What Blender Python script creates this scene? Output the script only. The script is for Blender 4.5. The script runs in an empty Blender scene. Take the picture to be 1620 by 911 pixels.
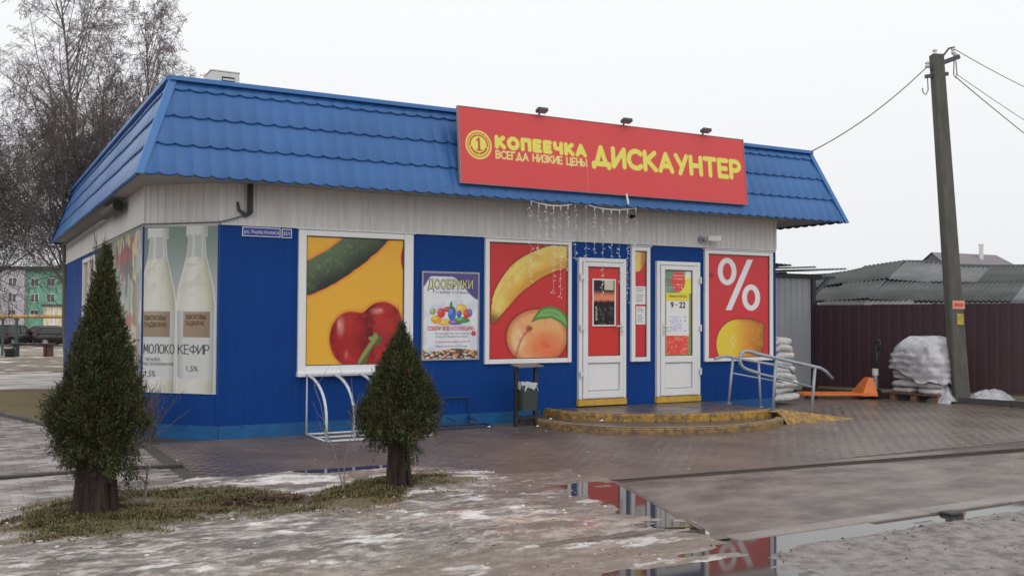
import bpy, math, random
import numpy as np
from mathutils import Vector, Matrix
random.seed(7); RNG = np.random.default_rng(7)
sc = bpy.context.scene
COL = sc.collection
R = math.radians
# ---------------------------------------------------------------- camera
cd = bpy.data.cameras.new('camera'); cam = bpy.data.objects.new('camera', cd); COL.objects.link(cam)
right = Vector((0.8730936, -0.4875328, 0.0043937)); up = Vector((-0.0170589, -0.0215411, 0.9996224)); fwd = Vector((0.4872541, 0.8728389, 0.0271241))
mw = Matrix((right, up, -fwd)).transposed().to_4x4(); mw.translation = Vector((-2.628, -11.861, 1.5))
cam.matrix_world = mw
cd.sensor_width = 36.0; cd.lens = 36.0 * 1542.63 / 1620.0
cd.clip_start = 0.05; cd.clip_end = 3000
sc.camera = cam
sc.view_settings.view_transform = 'Standard'; sc.view_settings.look = 'None'
sc.view_settings.exposure = 0.0; sc.view_settings.gamma = 1.0
# ---------------------------------------------------------------- overcast sky and weak sun
SUN_EL, SUN_AZ = R(38), R(200)
w = bpy.data.worlds.new('World'); sc.world = w; w.use_nodes = True
nt = w.node_tree; bg = nt.nodes['Background']
sky = nt.nodes.new('ShaderNodeTexSky'); sky.sky_type = 'NISHITA'; sky.sun_disc = False
sky.sun_elevation = SUN_EL; sky.sun_rotation = SUN_AZ
hs = nt.nodes.new('ShaderNodeHueSaturation'); hs.inputs['Saturation'].default_value = 0.15
nt.links.new(sky.outputs[0], hs.inputs['Color'])
tc = nt.nodes.new('ShaderNodeTexCoord'); sp = nt.nodes.new('ShaderNodeSeparateXYZ'); nt.links.new(tc.outputs['Generated'], sp.inputs[0])
cr = nt.nodes.new('ShaderNodeValToRGB'); e = cr.color_ramp.elements
e[0].position = 0.0; e[0].color = (0.80, 0.81, 0.835, 1)
e[1].position = 1.0; e[1].color = (1.0, 1.0, 1.0, 1)
for p, c in ((0.12, (0.86, 0.868, 0.89, 1)), (0.3, (0.95, 0.955, 0.97, 1))):
    k = e.new(p); k.color = c
nt.links.new(sp.outputs['Z'], cr.inputs[0])
mul = nt.nodes.new('ShaderNodeMixRGB'); mul.blend_type = 'MULTIPLY'; mul.inputs[0].default_value = 1; mul.inputs[2].default_value = (10.6, 10.6, 10.6, 1)
nt.links.new(cr.outputs[0], mul.inputs[1])
mx = nt.nodes.new('ShaderNodeMixRGB'); mx.inputs[0].default_value = 0.93
nt.links.new(hs.outputs[0], mx.inputs[1]); nt.links.new(mul.outputs[0], mx.inputs[2])
nt.links.new(mx.outputs[0], bg.inputs[0]); bg.inputs[1].default_value = 0.1
sl = bpy.data.lights.new('sun', 'SUN'); sl.energy = 0.5; sl.angle = R(60); sl.color = (1.0, 0.98, 0.95)
so = bpy.data.objects.new('sun', sl); COL.objects.link(so)
so.rotation_euler = (R(90) - SUN_EL, 0, R(180) - SUN_AZ + R(0))
so.rotation_euler = Vector((math.sin(SUN_AZ) * math.cos(SUN_EL), math.cos(SUN_AZ) * math.cos(SUN_EL), math.sin(SUN_EL))).to_track_quat('Z', 'Y').to_euler()

# ---------------------------------------------------------------- helpers
def lin(c):
    c = np.asarray(c, float) / 255.0
    return np.where(c <= 0.04045, c / 12.92, ((c + 0.055) / 1.055) ** 2.4)
KA = 0.80
def alb(*c):
    return tuple(np.clip(lin(c) / KA, 0.004, 0.82))
def mat(name, col, rough=0.6, metal=0.0, noise=None, bump=None, spec=0.5, col2=None, island=0.0, stretch=(1, 1, 1), roughvar=0.0, world=False):
    m = bpy.data.materials.new(name); m.use_nodes = True
    t = m.node_tree; b = t.nodes['Principled BSDF']
    b.inputs['Base Color'].default_value = (*col[:3], 1); b.inputs['Roughness'].default_value = rough
    b.inputs['Metallic'].default_value = metal; b.inputs['Specular IOR Level'].default_value = spec
    tcn = t.nodes.new('ShaderNodeTexCoord'); mp = t.nodes.new('ShaderNodeMapping'); mp.inputs['Scale'].default_value = stretch
    if world:
        gp_ = t.nodes.new('ShaderNodeNewGeometry'); t.links.new(gp_.outputs['Position'], mp.inputs[0])
    else: t.links.new(tcn.outputs['Object'], mp.inputs[0])
    out = None
    if noise:
        n = t.nodes.new('ShaderNodeTexNoise'); n.inputs['Scale'].default_value = noise[0]; n.inputs['Detail'].default_value = 6
        n.inputs['Roughness'].default_value = 0.65
        t.links.new(mp.outputs[0], n.inputs['Vector'])
        r = t.nodes.new('ShaderNodeValToRGB')
        c2 = col2 if col2 else tuple(x * (1 - noise[1]) for x in col[:3])
        lo, hi = (noise[2], noise[3]) if len(noise) > 3 else (0.3, 0.7)
        r.color_ramp.elements[0].position = lo; r.color_ramp.elements[0].color = (*c2[:3], 1)
        r.color_ramp.elements[1].position = hi; r.color_ramp.elements[1].color = (*col[:3], 1)
        t.links.new(n.outputs['Fac'], r.inputs[0]); out = r.outputs[0]
        if roughvar:
            mr = t.nodes.new('ShaderNodeMapRange'); mr.inputs[1].default_value = 0.3; mr.inputs[2].default_value = 0.7
            mr.inputs[3].default_value = max(0.03, rough - roughvar); mr.inputs[4].default_value = min(1, rough + roughvar)
            n2 = t.nodes.new('ShaderNodeTexNoise'); n2.inputs['Scale'].default_value = noise[0] * 0.6; n2.inputs['Detail'].default_value = 4
            t.links.new(mp.outputs[0], n2.inputs['Vector']); t.links.new(n2.outputs['Fac'], mr.inputs[0]); t.links.new(mr.outputs[0], b.inputs['Roughness'])
    if island:
        g = t.nodes.new('ShaderNodeNewGeometry'); h = t.nodes.new('ShaderNodeHueSaturation')
        mr = t.nodes.new('ShaderNodeMapRange'); mr.inputs[3].default_value = 1 - island; mr.inputs[4].default_value = 1 + island
        t.links.new(g.outputs['Random Per Island'], mr.inputs[0]); t.links.new(mr.outputs[0], h.inputs['Value'])
        if out is None: h.inputs['Color'].default_value = (*col[:3], 1)
        else: t.links.new(out, h.inputs['Color'])
        out = h.outputs[0]
    if out is not None: t.links.new(out, b.inputs['Base Color'])
    if bump:
        n = t.nodes.new('ShaderNodeTexNoise'); n.inputs['Scale'].default_value = bump[0]; n.inputs['Detail'].default_value = 5
        t.links.new(mp.outputs[0], n.inputs['Vector'])
        bp = t.nodes.new('ShaderNodeBump'); bp.inputs['Strength'].default_value = bump[1]; bp.inputs['Distance'].default_value = 0.01
        t.links.new(n.outputs['Fac'], bp.inputs['Height']); t.links.new(bp.outputs[0], b.inputs['Normal'])
    return m
def vmat(name, rough=0.3, spec=0.5, roughattr=False, bump=None, noise=None):
    m = bpy.data.materials.new(name); m.use_nodes = True; t = m.node_tree; b = t.nodes['Principled BSDF']
    a = t.nodes.new('ShaderNodeAttribute'); a.attribute_name = 'Col'
    src = a.outputs['Color']
    tcn = t.nodes.new('ShaderNodeTexCoord')
    if noise:
        n = t.nodes.new('ShaderNodeTexNoise'); n.inputs['Scale'].default_value = noise[0]; n.inputs['Detail'].default_value = 6; n.inputs['Roughness'].default_value = 0.7
        t.links.new(tcn.outputs['Object'], n.inputs['Vector'])
        mr = t.nodes.new('ShaderNodeMapRange'); mr.inputs[1].default_value = 0.25; mr.inputs[2].default_value = 0.75; mr.inputs[3].default_value = 1 - noise[1]; mr.inputs[4].default_value = 1 + noise[1]
        t.links.new(n.outputs['Fac'], mr.inputs[0])
        h = t.nodes.new('ShaderNodeHueSaturation'); t.links.new(mr.outputs[0], h.inputs['Value']); t.links.new(src, h.inputs['Color']); src = h.outputs[0]
    t.links.new(src, b.inputs['Base Color'])
    b.inputs['Roughness'].default_value = rough; b.inputs['Specular IOR Level'].default_value = spec
    if roughattr:
        ra = t.nodes.new('ShaderNodeAttribute'); ra.attribute_name = 'Rough'; t.links.new(ra.outputs['Fac'], b.inputs['Roughness'])
    if bump:
        n = t.nodes.new('ShaderNodeTexNoise'); n.inputs['Scale'].default_value = bump[0]; n.inputs['Detail'].default_value = 5
        t.links.new(tcn.outputs['Object'], n.inputs['Vector'])
        bp = t.nodes.new('ShaderNodeBump'); bp.inputs['Strength'].default_value = bump[1]; bp.inputs['Distance'].default_value = 0.02
        t.links.new(n.outputs['Fac'], bp.inputs['Height']); t.links.new(bp.outputs[0], b.inputs['Normal'])
    return m

class MB:
    def __init__(s): s.v = []; s.f = []
    def add(s, vs, fs):
        o = len(s.v); s.v.extend([tuple(x) for x in vs]); s.f.extend([tuple(i + o for i in f) for f in fs]); return s
    def box(s, x0, x1, y0, y1, z0, z1, bev=0.0):
        if bev > 0:
            return s.bbox(((x0 + x1) / 2, (y0 + y1) / 2, (z0 + z1) / 2), ((x1 - x0) / 2, (y1 - y0) / 2, (z1 - z0) / 2), bev)
        vs = [(x0, y0, z0), (x1, y0, z0), (x1, y1, z0), (x0, y1, z0), (x0, y0, z1), (x1, y0, z1), (x1, y1, z1), (x0, y1, z1)]
        return s.add(vs, [(0, 3, 2, 1), (4, 5, 6, 7), (0, 1, 5, 4), (1, 2, 6, 5), (2, 3, 7, 6), (3, 0, 4, 7)])
    def bbox(s, c, h, b):
        # box with chamfered vertical outline and chamfered top and bottom
        def ring(hx, hy, z):
            return [(c[0] + x, c[1] + y, z) for x, y in ((-hx + b, -hy), (hx - b, -hy), (hx, -hy + b), (hx, hy - b), (hx - b, hy), (-hx + b, hy), (-hx, hy - b), (-hx, -hy + b))]
        rs = [ring(h[0] - b, h[1] - b, c[2] - h[2]), ring(h[0], h[1], c[2] - h[2] + b), ring(h[0], h[1], c[2] + h[2] - b), ring(h[0] - b, h[1] - b, c[2] + h[2])]
        fs = []
        for k in range(3):
            for i in range(8):
                j = (i + 1) % 8; fs.append((k * 8 + i, k * 8 + j, k * 8 + 8 + j, k * 8 + 8 + i))
        fs.append(tuple(range(7, -1, -1))); fs.append(tuple(range(24, 32)))
        return s.add(sum(rs, []), fs)
    def obox(s, c, ax, ay, az):
        c, ax, ay, az = map(Vector, (c, ax, ay, az))
        vs = [c + ax * i + ay * j + az * k for k in (-1, 1) for i, j in ((-1, -1), (1, -1), (1, 1), (-1, 1))]
        return s.add(vs, [(0, 3, 2, 1), (4, 5, 6, 7), (0, 1, 5, 4), (1, 2, 6, 5), (2, 3, 7, 6), (3, 0, 4, 7)])
    def beam(s, a, b, wdt, hgt, upv=(0, 0, 1)):
        a, b = Vector(a), Vector(b); d = b - a; u = Vector(upv); sd = d.cross(u)
        if sd.length < 1e-6: sd = d.cross(Vector((1, 0, 0)))
        sd.normalize(); u = sd.cross(d).normalized()
        return s.obox((a + b) / 2, d / 2, sd * wdt / 2, u * hgt / 2)
    def prism(s, poly, z0, z1):
        n = len(poly)
        vs = [(x, y, z0) for x, y in poly] + [(x, y, z1) for x, y in poly]
        fs = [tuple(range(n - 1, -1, -1)), tuple(range(n, 2 * n))] + [(i, (i + 1) % n, n + (i + 1) % n, n + i) for i in range(n)]
        return s.add(vs, fs)
    def tube(s, path, r, n=8, cap=True):
        P = [Vector(p) for p in path]; m = len(P)
        rs = r if isinstance(r, (list, tuple)) else [r] * m
        ref = None; o = len(s.v)
        for i in range(m):
            d = (P[min(i + 1, m - 1)] - P[max(i - 1, 0)])
            if d.length < 1e-9: d = Vector((0, 0, 1))
            d.normalize()
            if ref is None:
                ref = Vector((0, 0, 1)) if abs(d.z) < 0.9 else Vector((1, 0, 0))
            a = d.cross(ref)
            if a.length < 1e-4: a = d.cross(Vector((0.3, 1, 0.2)))
            a.normalize(); b = a.cross(d); ref = b
            for k in range(n):
                t = 2 * math.pi * k / n
                q = P[i] + (a * math.cos(t) + b * math.sin(t)) * rs[i]
                s.v.append((q.x, q.y, q.z))
        for i in range(m - 1):
            for k in range(n):
                j = (k + 1) % n
                s.f.append((o + i * n + k, o + i * n + j, o + (i + 1) * n + j, o + (i + 1) * n + k))
        if cap and n > 2:
            s.f.append(tuple(o + k for k in range(n - 1, -1, -1))); s.f.append(tuple(o + (m - 1) * n + k for k in range(n)))
        return s
    def mesh(s, name, m, smooth=False):
        me = bpy.data.meshes.new(name); me.from_pydata(s.v, [], s.f); me.update()
        if m: me.materials.append(m)
        if smooth: me.shade_smooth()
        return me
    def build(s, name, m, parent=None, smooth=False, kind=None, label=None):
        return link(s.mesh(name, m, smooth), name, parent, kind, label)
def link(me, name, parent=None, kind=None, label=None):
    o = bpy.data.objects.new(name, me); COL.objects.link(o)
    if parent: o.parent = parent
    if kind: o['kind'] = kind
    if label: o['label'] = label
    return o
def npmesh(name, V, F, m, smooth=False, cols=None, rough=None):
    V = np.asarray(V, np.float32); F = np.asarray(F, np.int32); k = F.shape[1]
    me = bpy.data.meshes.new(name)
    me.vertices.add(len(V)); me.vertices.foreach_set('co', V.ravel())
    me.loops.add(F.size); me.loops.foreach_set('vertex_index', F.ravel())
    me.polygons.add(len(F)); me.polygons.foreach_set('loop_start', np.arange(0, F.size, k, dtype=np.int32))
    me.polygons.foreach_set('loop_total', np.full(len(F), k, np.int32))
    me.update(calc_edges=True)
    if m: me.materials.append(m)
    if cols is not None:
        a = me.color_attributes.new('Col', 'FLOAT_COLOR', 'POINT')
        a.data.foreach_set('color', np.concatenate([cols, np.ones((len(cols), 1))], 1).astype(np.float32).ravel())
    if rough is not None:
        a = me.attributes.new('Rough', 'FLOAT', 'POINT'); a.data.foreach_set('value', np.asarray(rough, np.float32))
    if smooth: me.shade_smooth()
    return me
def gridF(nx, ny):
    i, j = np.meshgrid(np.arange(nx - 1), np.arange(ny - 1), indexing='ij')
    a = (i * ny + j).ravel(); return np.stack([a, a + ny, a + ny + 1, a + 1], 1)
def thing(name, label, cat, loc=(0, 0, 0), rz=0.0, group=None, kind=None):
    o = bpy.data.objects.new(name, None); COL.objects.link(o); o.empty_display_size = 0.2
    o.location = loc; o.rotation_euler = (0, 0, rz); tag(o, label, cat, group, kind); return o
def tag(o, label=None, cat=None, group=None, kind=None):
    if label: o['label'] = label
    if cat: o['category'] = cat
    if group: o['group'] = group
    if kind: o['kind'] = kind
    return o
def dup(root, loc, rz, label, group=None):
    r = root.copy(); COL.objects.link(r); r.location = loc; r.rotation_euler = (0, 0, rz); r['label'] = label
    if group: r['group'] = group
    def rec(src, dst):
        for ch in src.children:
            c = ch.copy(); COL.objects.link(c); c.parent = dst; rec(ch, c)
    rec(root, r); return r
def text(name, s, size, m, parent, loc, xdir, zdir=(0, 0, 1), align='LEFT', squeeze=1.0, offset=0.0, label=None):
    c = bpy.data.curves.new(name, 'FONT'); c.body = s; c.size = size; c.align_x = align; c.offset = offset; c.resolution_u = 3; c.fill_mode = 'FRONT'
    o = bpy.data.objects.new(name, c); COL.objects.link(o)
    me = bpy.data.meshes.new_from_object(o.evaluated_get(bpy.context.evaluated_depsgraph_get()))
    bpy.data.objects.remove(o); bpy.data.curves.remove(c)
    x = Vector(xdir).normalized() * squeeze; z = Vector(zdir).normalized(); n = Vector(xdir).normalized().cross(z)
    M = Matrix((x, z, n)).transposed().to_4x4(); M.translation = Vector(loc); me.transform(M)
    me.materials.clear(); me.materials.append(m); me.name = name
    return link(me, name, parent, None, label)
# value noise
def _h(ix, iy, s):
    n = (ix * 374761393 + iy * 668265263 + s * 1442695041) & 0x7fffffff
    n = ((n ^ (n >> 13)) * 1274126177) & 0x7fffffff
    return ((n ^ (n >> 16)) & 0xffff) / 65535.0
def vnoise(x, y, s=0):
    ix = np.floor(x).astype(np.int64); iy = np.floor(y).astype(np.int64); fx = x - ix; fy = y - iy
    fx = fx * fx * (3 - 2 * fx); fy = fy * fy * (3 - 2 * fy)
    a = _h(ix, iy, s); b = _h(ix + 1, iy, s); c = _h(ix, iy + 1, s); d = _h(ix + 1, iy + 1, s)
    return a + (b - a) * fx + (c - a) * fy + (a - b - c + d) * fx * fy
def fbm(x, y, s=0, o=5, g=0.5):
    t = 0; a = 1; k = 0
    for i in range(o):
        t = t + a * vnoise(x * 2 ** i + 17 * i, y * 2 ** i + 31 * i, s + i); k += a; a *= g
    return t / k
def sst(a, b, x):
    t = np.clip((x - a) / (b - a), 0, 1); return t * t * (3 - 2 * t)
def mixc(c, d, t):
    return c * (1 - t[..., None]) + np.asarray(d) * t[..., None]

# ---------------------------------------------------------------- flat printed pictures (colour per grid point on a flat sheet)
M_print = vmat('printed_film', 0.28, 0.4)
M_sign = vmat('sign_film', 0.38, 0.4)
M_paper = vmat('printed_paper', 0.6, 0.3)
def printsheet(name, func, W, H, cell, origin, xdir, zdir=(0, 0, 1), parent=None, m=None, label=None, aspect=None):
    """func(px, py) gets coordinates in a W:H picture with py downwards in units of func.size"""
    nx, ny = max(2, int(W / cell)) + 1, max(2, int(H / cell)) + 1
    u, v = np.meshgrid(np.linspace(0, 1, nx), np.linspace(0, 1, ny), indexing='ij'); u = u.ravel(); v = v.ravel()
    pw, ph = aspect
    c = func(u * pw, (1 - v) * ph, pw / nx)
    x = np.array(xdir); z = np.array(zdir); V = np.array(origin) + np.outer(u * W, x) + np.outer(v * H, z)
    me = npmesh(name, V, gridF(nx, ny), m or M_print, cols=np.clip(c, 0.003, 0.85))
    return link(me, name, parent, None, label)
def A(*c): return np.array(alb(*c))
def cover(d, px): return sst(0.7 * px, -0.7 * px, d)      # signed distance -> coverage
def ell(x, y, cx, cy, rx, ry):
    k = np.hypot((x - cx) / rx, (y - cy) / ry); return (k - 1) * min(rx, ry)
def segd(x, y, a, b):
    a = np.array(a, float); b = np.array(b, float); d = b - a; L = d @ d + 1e-9
    t = np.clip(((x - a[0]) * d[0] + (y - a[1]) * d[1]) / L, 0, 1)
    return np.hypot(x - a[0] - t * d[0], y - a[1] - t * d[1]), t
def pathd(x, y, pts, rad=None):
    best = np.full(x.shape, 1e9); s = np.zeros(x.shape); n = len(pts) - 1
    for i in range(n):
        d, t = segd(x, y, pts[i], pts[i + 1])
        r = 0 if rad is None else rad[i] + (rad[i + 1] - rad[i]) * t
        dd = d - r; m_ = dd < best; best = np.where(m_, dd, best); s = np.where(m_, (i + t) / n, s)
    return best, s
def bez(p0, p1, p2, n=14):
    return [tuple((1 - t) ** 2 * np.array(p0) + 2 * t * (1 - t) * np.array(p1) + t * t * np.array(p2)) for t in np.linspace(0, 1, n)]

def pic_cucumber(x, y, px):
    c = np.tile(A(214, 160, 52), (len(x), 1))
    ax = bez((60, 265), (215, 185), (330, 45)) if False else bez((-40, 175), (110, 130), (270, -45))
    d, s = pathd(x, y, ax, [62] * 14)
    nz = fbm(x / 22, y / 22, 3, 3) - 0.5
    d = d + nz * 6
    c = mixc(c, A(222, 118, 50), 0.85 * sst(16, 0, d))
    side = sst(-60, 10, (x * 0.55 + y * 0.85) - 130)
    body = mixc(np.tile(A(84, 100, 72), (len(x), 1)), A(30, 38, 32), sst(-75, 55, (0.6 * x + 0.8 * y) - 160 + 40 * (fbm(x / 60, y / 60, 9, 2) - .5)))
    bumps = sst(0.60, 0.74, fbm(x / 11, y / 11, 5, 2))
    body = mixc(body, A(112, 130, 98), 0.45 * bumps * sst(40, -50, (0.6 * x + 0.8 * y) - 160))
    c = mixc(c, body, cover(d, px))
    d1 = ell(x, y, 165, 392, 78, 104); d2 = ell(x, y, 290, 322, 72, 74); d3 = ell(x, y, 318, 420, 66, 90); d4 = ell(x, y, 240, 430, 90, 90)
    d = -16 * np.log(sum(np.exp(-np.clip(q, -120, 260) / 16) for q in (d1, d2, d3, d4)))
    c = mixc(c, A(196, 92, 38), 0.55 * sst(14, 0, d))
    red = np.tile(A(152, 30, 32), (len(x), 1))
    ax_, _ = pathd(x, y, bez((232, 262), (232, 340), (258, 392))); red = mixc(red, A(86, 14, 18), sst(34, 2, ax_) * .85)
    ay_, _ = pathd(x, y, bez((372, 372), (320, 380), (266, 400))); red = mixc(red, A(100, 16, 20), sst(26, 2, ay_) * .7)
    red = mixc(red, A(84, 12, 16), sst(95, 10, np.hypot(x - 255, y - 408)) * .85)
    red = mixc(red, A(96, 16, 20), sst(-30, 0, d) * .75)
    red = mixc(red, A(176, 48, 44), .5 * sst(.46, .62, fbm(x / 40, y / 60, 14, 3)))
    for (hx, hy, rx, ry, a_) in ((128, 345, 17, 46, .55), (122, 335, 7, 22, .75), (268, 284, 30, 15, .5), (280, 280, 12, 6, .75), (150, 455, 9, 20, .3), (345, 400, 8, 22, .3)):
        red = mixc(red, A(226, 150, 142), a_ * sst(1.25, 0.1, np.hypot((x - hx) / rx, (y - hy) / ry)))
    c = mixc(c, red, cover(d, px))
    d, s_ = pathd(x, y, bez((206, 500), (222, 450), (256, 404)), list(np.linspace(17, 10, 14)))
    d = np.minimum(d, ell(x, y, 262, 398, 24, 24) + 5 * np.sin(np.arctan2(y - 398, x - 262) * 5))
    gr = mixc(np.tile(A(84, 92, 46), (len(x), 1)), A(142, 144, 84), .8 * sst(6, -8, (x - 238) + (y - 440) * .7)); gr = mixc(gr, A(52, 60, 30), .7 * sst(-4, 0, d))
    c = mixc(c, gr, cover(d, px))
    d = ell(x, y, 385, 70, 24, 60)
    return mixc(c, A(160, 30, 30), cover(d, px))
def pic_banana(x, y, px):
    c = np.tile(A(184, 48, 50), (len(x), 1))
    ax = bez((18, 312), (85, 70), (345, 34), 18)
    rad = list(np.interp(np.linspace(0, 1, 18), [0, .06, .2, .5, 1], [12, 20, 40, 56, 52]))
    d, s = pathd(x, y, ax, rad)
    c = mixc(c, A(120, 22, 26), 0.6 * sst(12, 0, d))
    dc, _ = pathd(x, y, ax)
    sidex = sst(-30, 40, (x - 140) * .5 + (y - 130) * .75 - 0.0)
    b = np.tile(A(222, 170, 74), (len(x), 1))
    off = bez((8, 300), (60, 55), (345, 6), 18); do, _ = pathd(x, y, off)
    b = mixc(b, A(236, 196, 112), 0.8 * sst(26, 4, np.abs(do - 16)))
    b = mixc(b, A(186, 128, 52), 0.7 * sst(40, 62, do))
    b = mixc(b, A(196, 140, 60), 0.35 * sst(.5, .7, fbm(x / 30, y / 30, 2, 3)))
    b = mixc(b, A(112, 96, 44), sst(0.10, 0.0, s))
    c = mixc(c, b, cover(d, px))
    d = ell(x, y, 192, 382, 124, 114)
    c = mixc(c, A(110, 18, 24), 0.6 * sst(14, 0, d))
    p = np.tile(A(226, 160, 104), (len(x), 1))
    p = mixc(p, A(206, 92, 52), 0.9 * sst(1.25, 0.25, np.hypot((x - 232) / 92, (y - 430) / 82)))
    p = mixc(p, A(240, 200, 160), 0.8 * sst(1.1, 0.1, np.hypot((x - 118) / 34, (y - 395) / 70)))
    p = mixc(p, A(222, 130, 96), 0.5 * sst(.45, .7, fbm(x / 28, y / 28, 4, 4)))
    cd_, cs = pathd(x, y, bez((168, 346), (120, 372), (106, 462)))
    p = mixc(p, A(176, 88, 62), 0.85 * sst(9, 0, cd_)); p = mixc(p, A(120, 66, 40), sst(20, 2, np.hypot(x - 158, y - 346)))
    p = mixc(p, A(160, 84, 52), 0.6 * sst(-22, 0, d))
    c = mixc(c, p, cover(d, px))
    d, s = pathd(x, y, bez((170, 318), (255, 232), (318, 336)), list(np.interp(np.linspace(0, 1, 14), [0, .3, .7, 1], [3, 24, 25, 12])))
    lf = mixc(np.tile(A(66, 118, 56), (len(x), 1)), A(120, 164, 96), sst(14, 0, np.abs(d + 16)))
    return mixc(c, lf, cover(d, px))
def pic_narrow(x, y, px):
    c = np.tile(A(184, 46, 50), (len(x), 1))
    d = ell(x, y, 10, -30, 60, 118)
    b = mixc(np.tile(A(222, 180, 96), (len(x), 1)), A(168, 118, 60), sst(20, 46, x))
    return mixc(c, b, cover(d, px))
def pic_percent(x, y, px):
    c = np.tile(A(190, 52, 58), (len(x), 1))
    c = mixc(c, A(70, 40, 40), 0.7 * sst(22, 4, np.hypot(x - 16, (y - 120))))
    Wh = A(222, 222, 228)
    d = np.maximum(ell(x, y, 113, 95, 56, 80), -ell(x, y, 113, 95, 27, 50)); c = mixc(c, Wh, cover(d, px))
    d = np.maximum(ell(x, y, 260, 246, 56, 78), -ell(x, y, 260, 246, 26, 47)); c = mixc(c, Wh, cover(d, px))
    # slash between y 20 and 322
    xc = 254 + (y - 20) * (121 - 254) / 302
    d = np.maximum(np.abs(x - xc) - 18, np.maximum(20 - y, y - 322)); c = mixc(c, Wh, cover(d, px))
    dA = ell(x, y, 178, 520, 130, 142); dB = ell(x, y, 262, 500, 74, 112); dC = pathd(x, y, [(240, 450), (322, 424)], [52, 20])[0]
    d = -14 * np.log(np.exp(-np.clip(dA, -60, 200) / 14) + np.exp(-np.clip(dB, -60, 200) / 14) + np.exp(-np.clip(dC, -60, 200) / 14))
    c = mixc(c, A(90, 26, 22), 0.6 * sst(10, 0, d))
    l = mixc(np.tile(A(232, 186, 62), (len(x), 1)), A(196, 128, 52), sst(120, 260, x)); l = mixc(l, A(140, 92, 44), sst(245, 335, x + (y - 470) * .25) * 0.75)
    l = mixc(l, A(128, 82, 40), 0.5 * sst(-22, 0, d) * sst(130, 250, x))
    hl = sst(1.1, 0.2, np.hypot((x - 150) / 26, (y - 500) / 44)) * sst(.45, .6, fbm(x / 8, y / 8, 8, 2))
    l = mixc(l, A(246, 226, 170), 0.85 * hl); l = mixc(l, A(214, 164, 56), 0.25 * sst(.45, .65, fbm(x / 16, y / 16, 6, 3)))
    return mixc(c, l, cover(d, px))
def pic_milk(x, y, px):
    # picture space 355 x 810
    c = mixc(np.tile(A(112, 140, 128), (len(x), 1)), A(168, 178, 176), sst(0, 420, y)); c = mixc(c, A(178, 182, 180), sst(420, 700, y))
    c = mixc(c, A(88, 118, 106), 0.6 * sst(80, 20, x) * sst(420, 80, y))
    prof_y = [0, 52, 54, 140, 215, 300, 380, 560, 810]
    for (cx, dy, hw) in ((66, 10, 1.0), (250, 2, 1.0)):
        hwid = np.interp(y - dy, prof_y, [50, 50, 40, 46, 64, 84, 94, 92, 90])
        cxx = cx + np.interp(y, [0, 300, 810], [0, -2, 0]); u = (x - cxx) / hwid
        d = np.maximum((np.abs(u) - 1) * hwid, (dy + 2) - y)
        g = mixc(np.tile(A(172, 182, 178), (len(x), 1)), A(216, 220, 216), sst(.25, .0, np.abs(u + .35)) * .7)   # clear neck
        g = mixc(g, A(220, 224, 222), 0.9 * sst(.08, .0, np.abs(u - .62)))
        milk = mixc(np.tile(A(206, 204, 182), (len(x), 1)), A(226, 222, 200), sst(.6, 0, np.abs(u + .2))); milk = mixc(milk, A(158, 152, 118), 0.8 * sst(.35, 1.0, u)); milk = mixc(milk, A(200, 198, 190), .5 * sst(-.5, -1, u))
        milk = mixc(milk, A(188, 184, 158), 0.5 * sst(.45, .62, fbm(x / 24, y / 24, 3, 3)) * sst(380, 250, y))
        g = mixc(g, milk, sst(-2, 4, y - (150 + dy) - 4 * np.sin(x / 14)))
        low = mixc(np.tile(A(196, 198, 198), (len(x), 1)), A(160, 162, 162), sst(.5, 1.0, np.abs(u)))
        g = mixc(g, low, sst(-2, 2, y - 408 - (0 if cx < 100 else 3)) * sst(3, -3, y - 740 + 10 * np.sin(x / 17 + cx)))
        lx0, lx1 = (-20, 128) if cx < 100 else (190, 316)
        dl = np.maximum(np.maximum(lx0 - x, x - lx1), np.maximum(416 - y, y - 540))
        lab = mixc(np.tile(A(172, 142, 104), (len(x), 1)), A(140, 112, 80), sst(60, 140, x - cx + 66)); lab = mixc(lab, A(148, 118, 84), .5 * sst(478, 490, y))
        g = mixc(g, lab, cover(dl, px))
        g = mixc(g, A(226, 228, 226), .8 * sst(.055, .02, np.abs(np.abs(u) - .965)))
        c = mixc(c, g, cover(d, px))
        dc = np.maximum(np.abs(x - cx) - np.interp(y - dy, [0, 14, 46], [50, 48, 50]), np.maximum(dy - y, y - dy - 44 + 3 * ((x - cx) / 50) ** 2))
        cap = mixc(np.tile(A(214, 216, 214), (len(x), 1)), A(150, 154, 152), sst(10, 50, x - cx) * .8); cap = mixc(cap, A(176, 178, 176), .5 * sst(.3, .8, np.sin((x - cx) * 0.9)) * sst(dy + 8, dy + 14, y))
        c = mixc(c, cap, cover(dc, px))
    for (w_, a0, a1) in (('МОЛОКО', 2, 152), ('КЕФИР', 166, 315)):
        c = mixc(c, A(56, 56, 60), cover(stroke_text(x, 810 - y, w_, a0, a1, 188, 236, 2.6), px * .7))
    ed = np.minimum(np.minimum(355 - x, 810 - y), y)
    c = mixc(c, A(206, 208, 208), .8 * sst(5, 3, ed)) * .82; return c * .62 + .38 * c.mean(1, keepdims=True)
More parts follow.
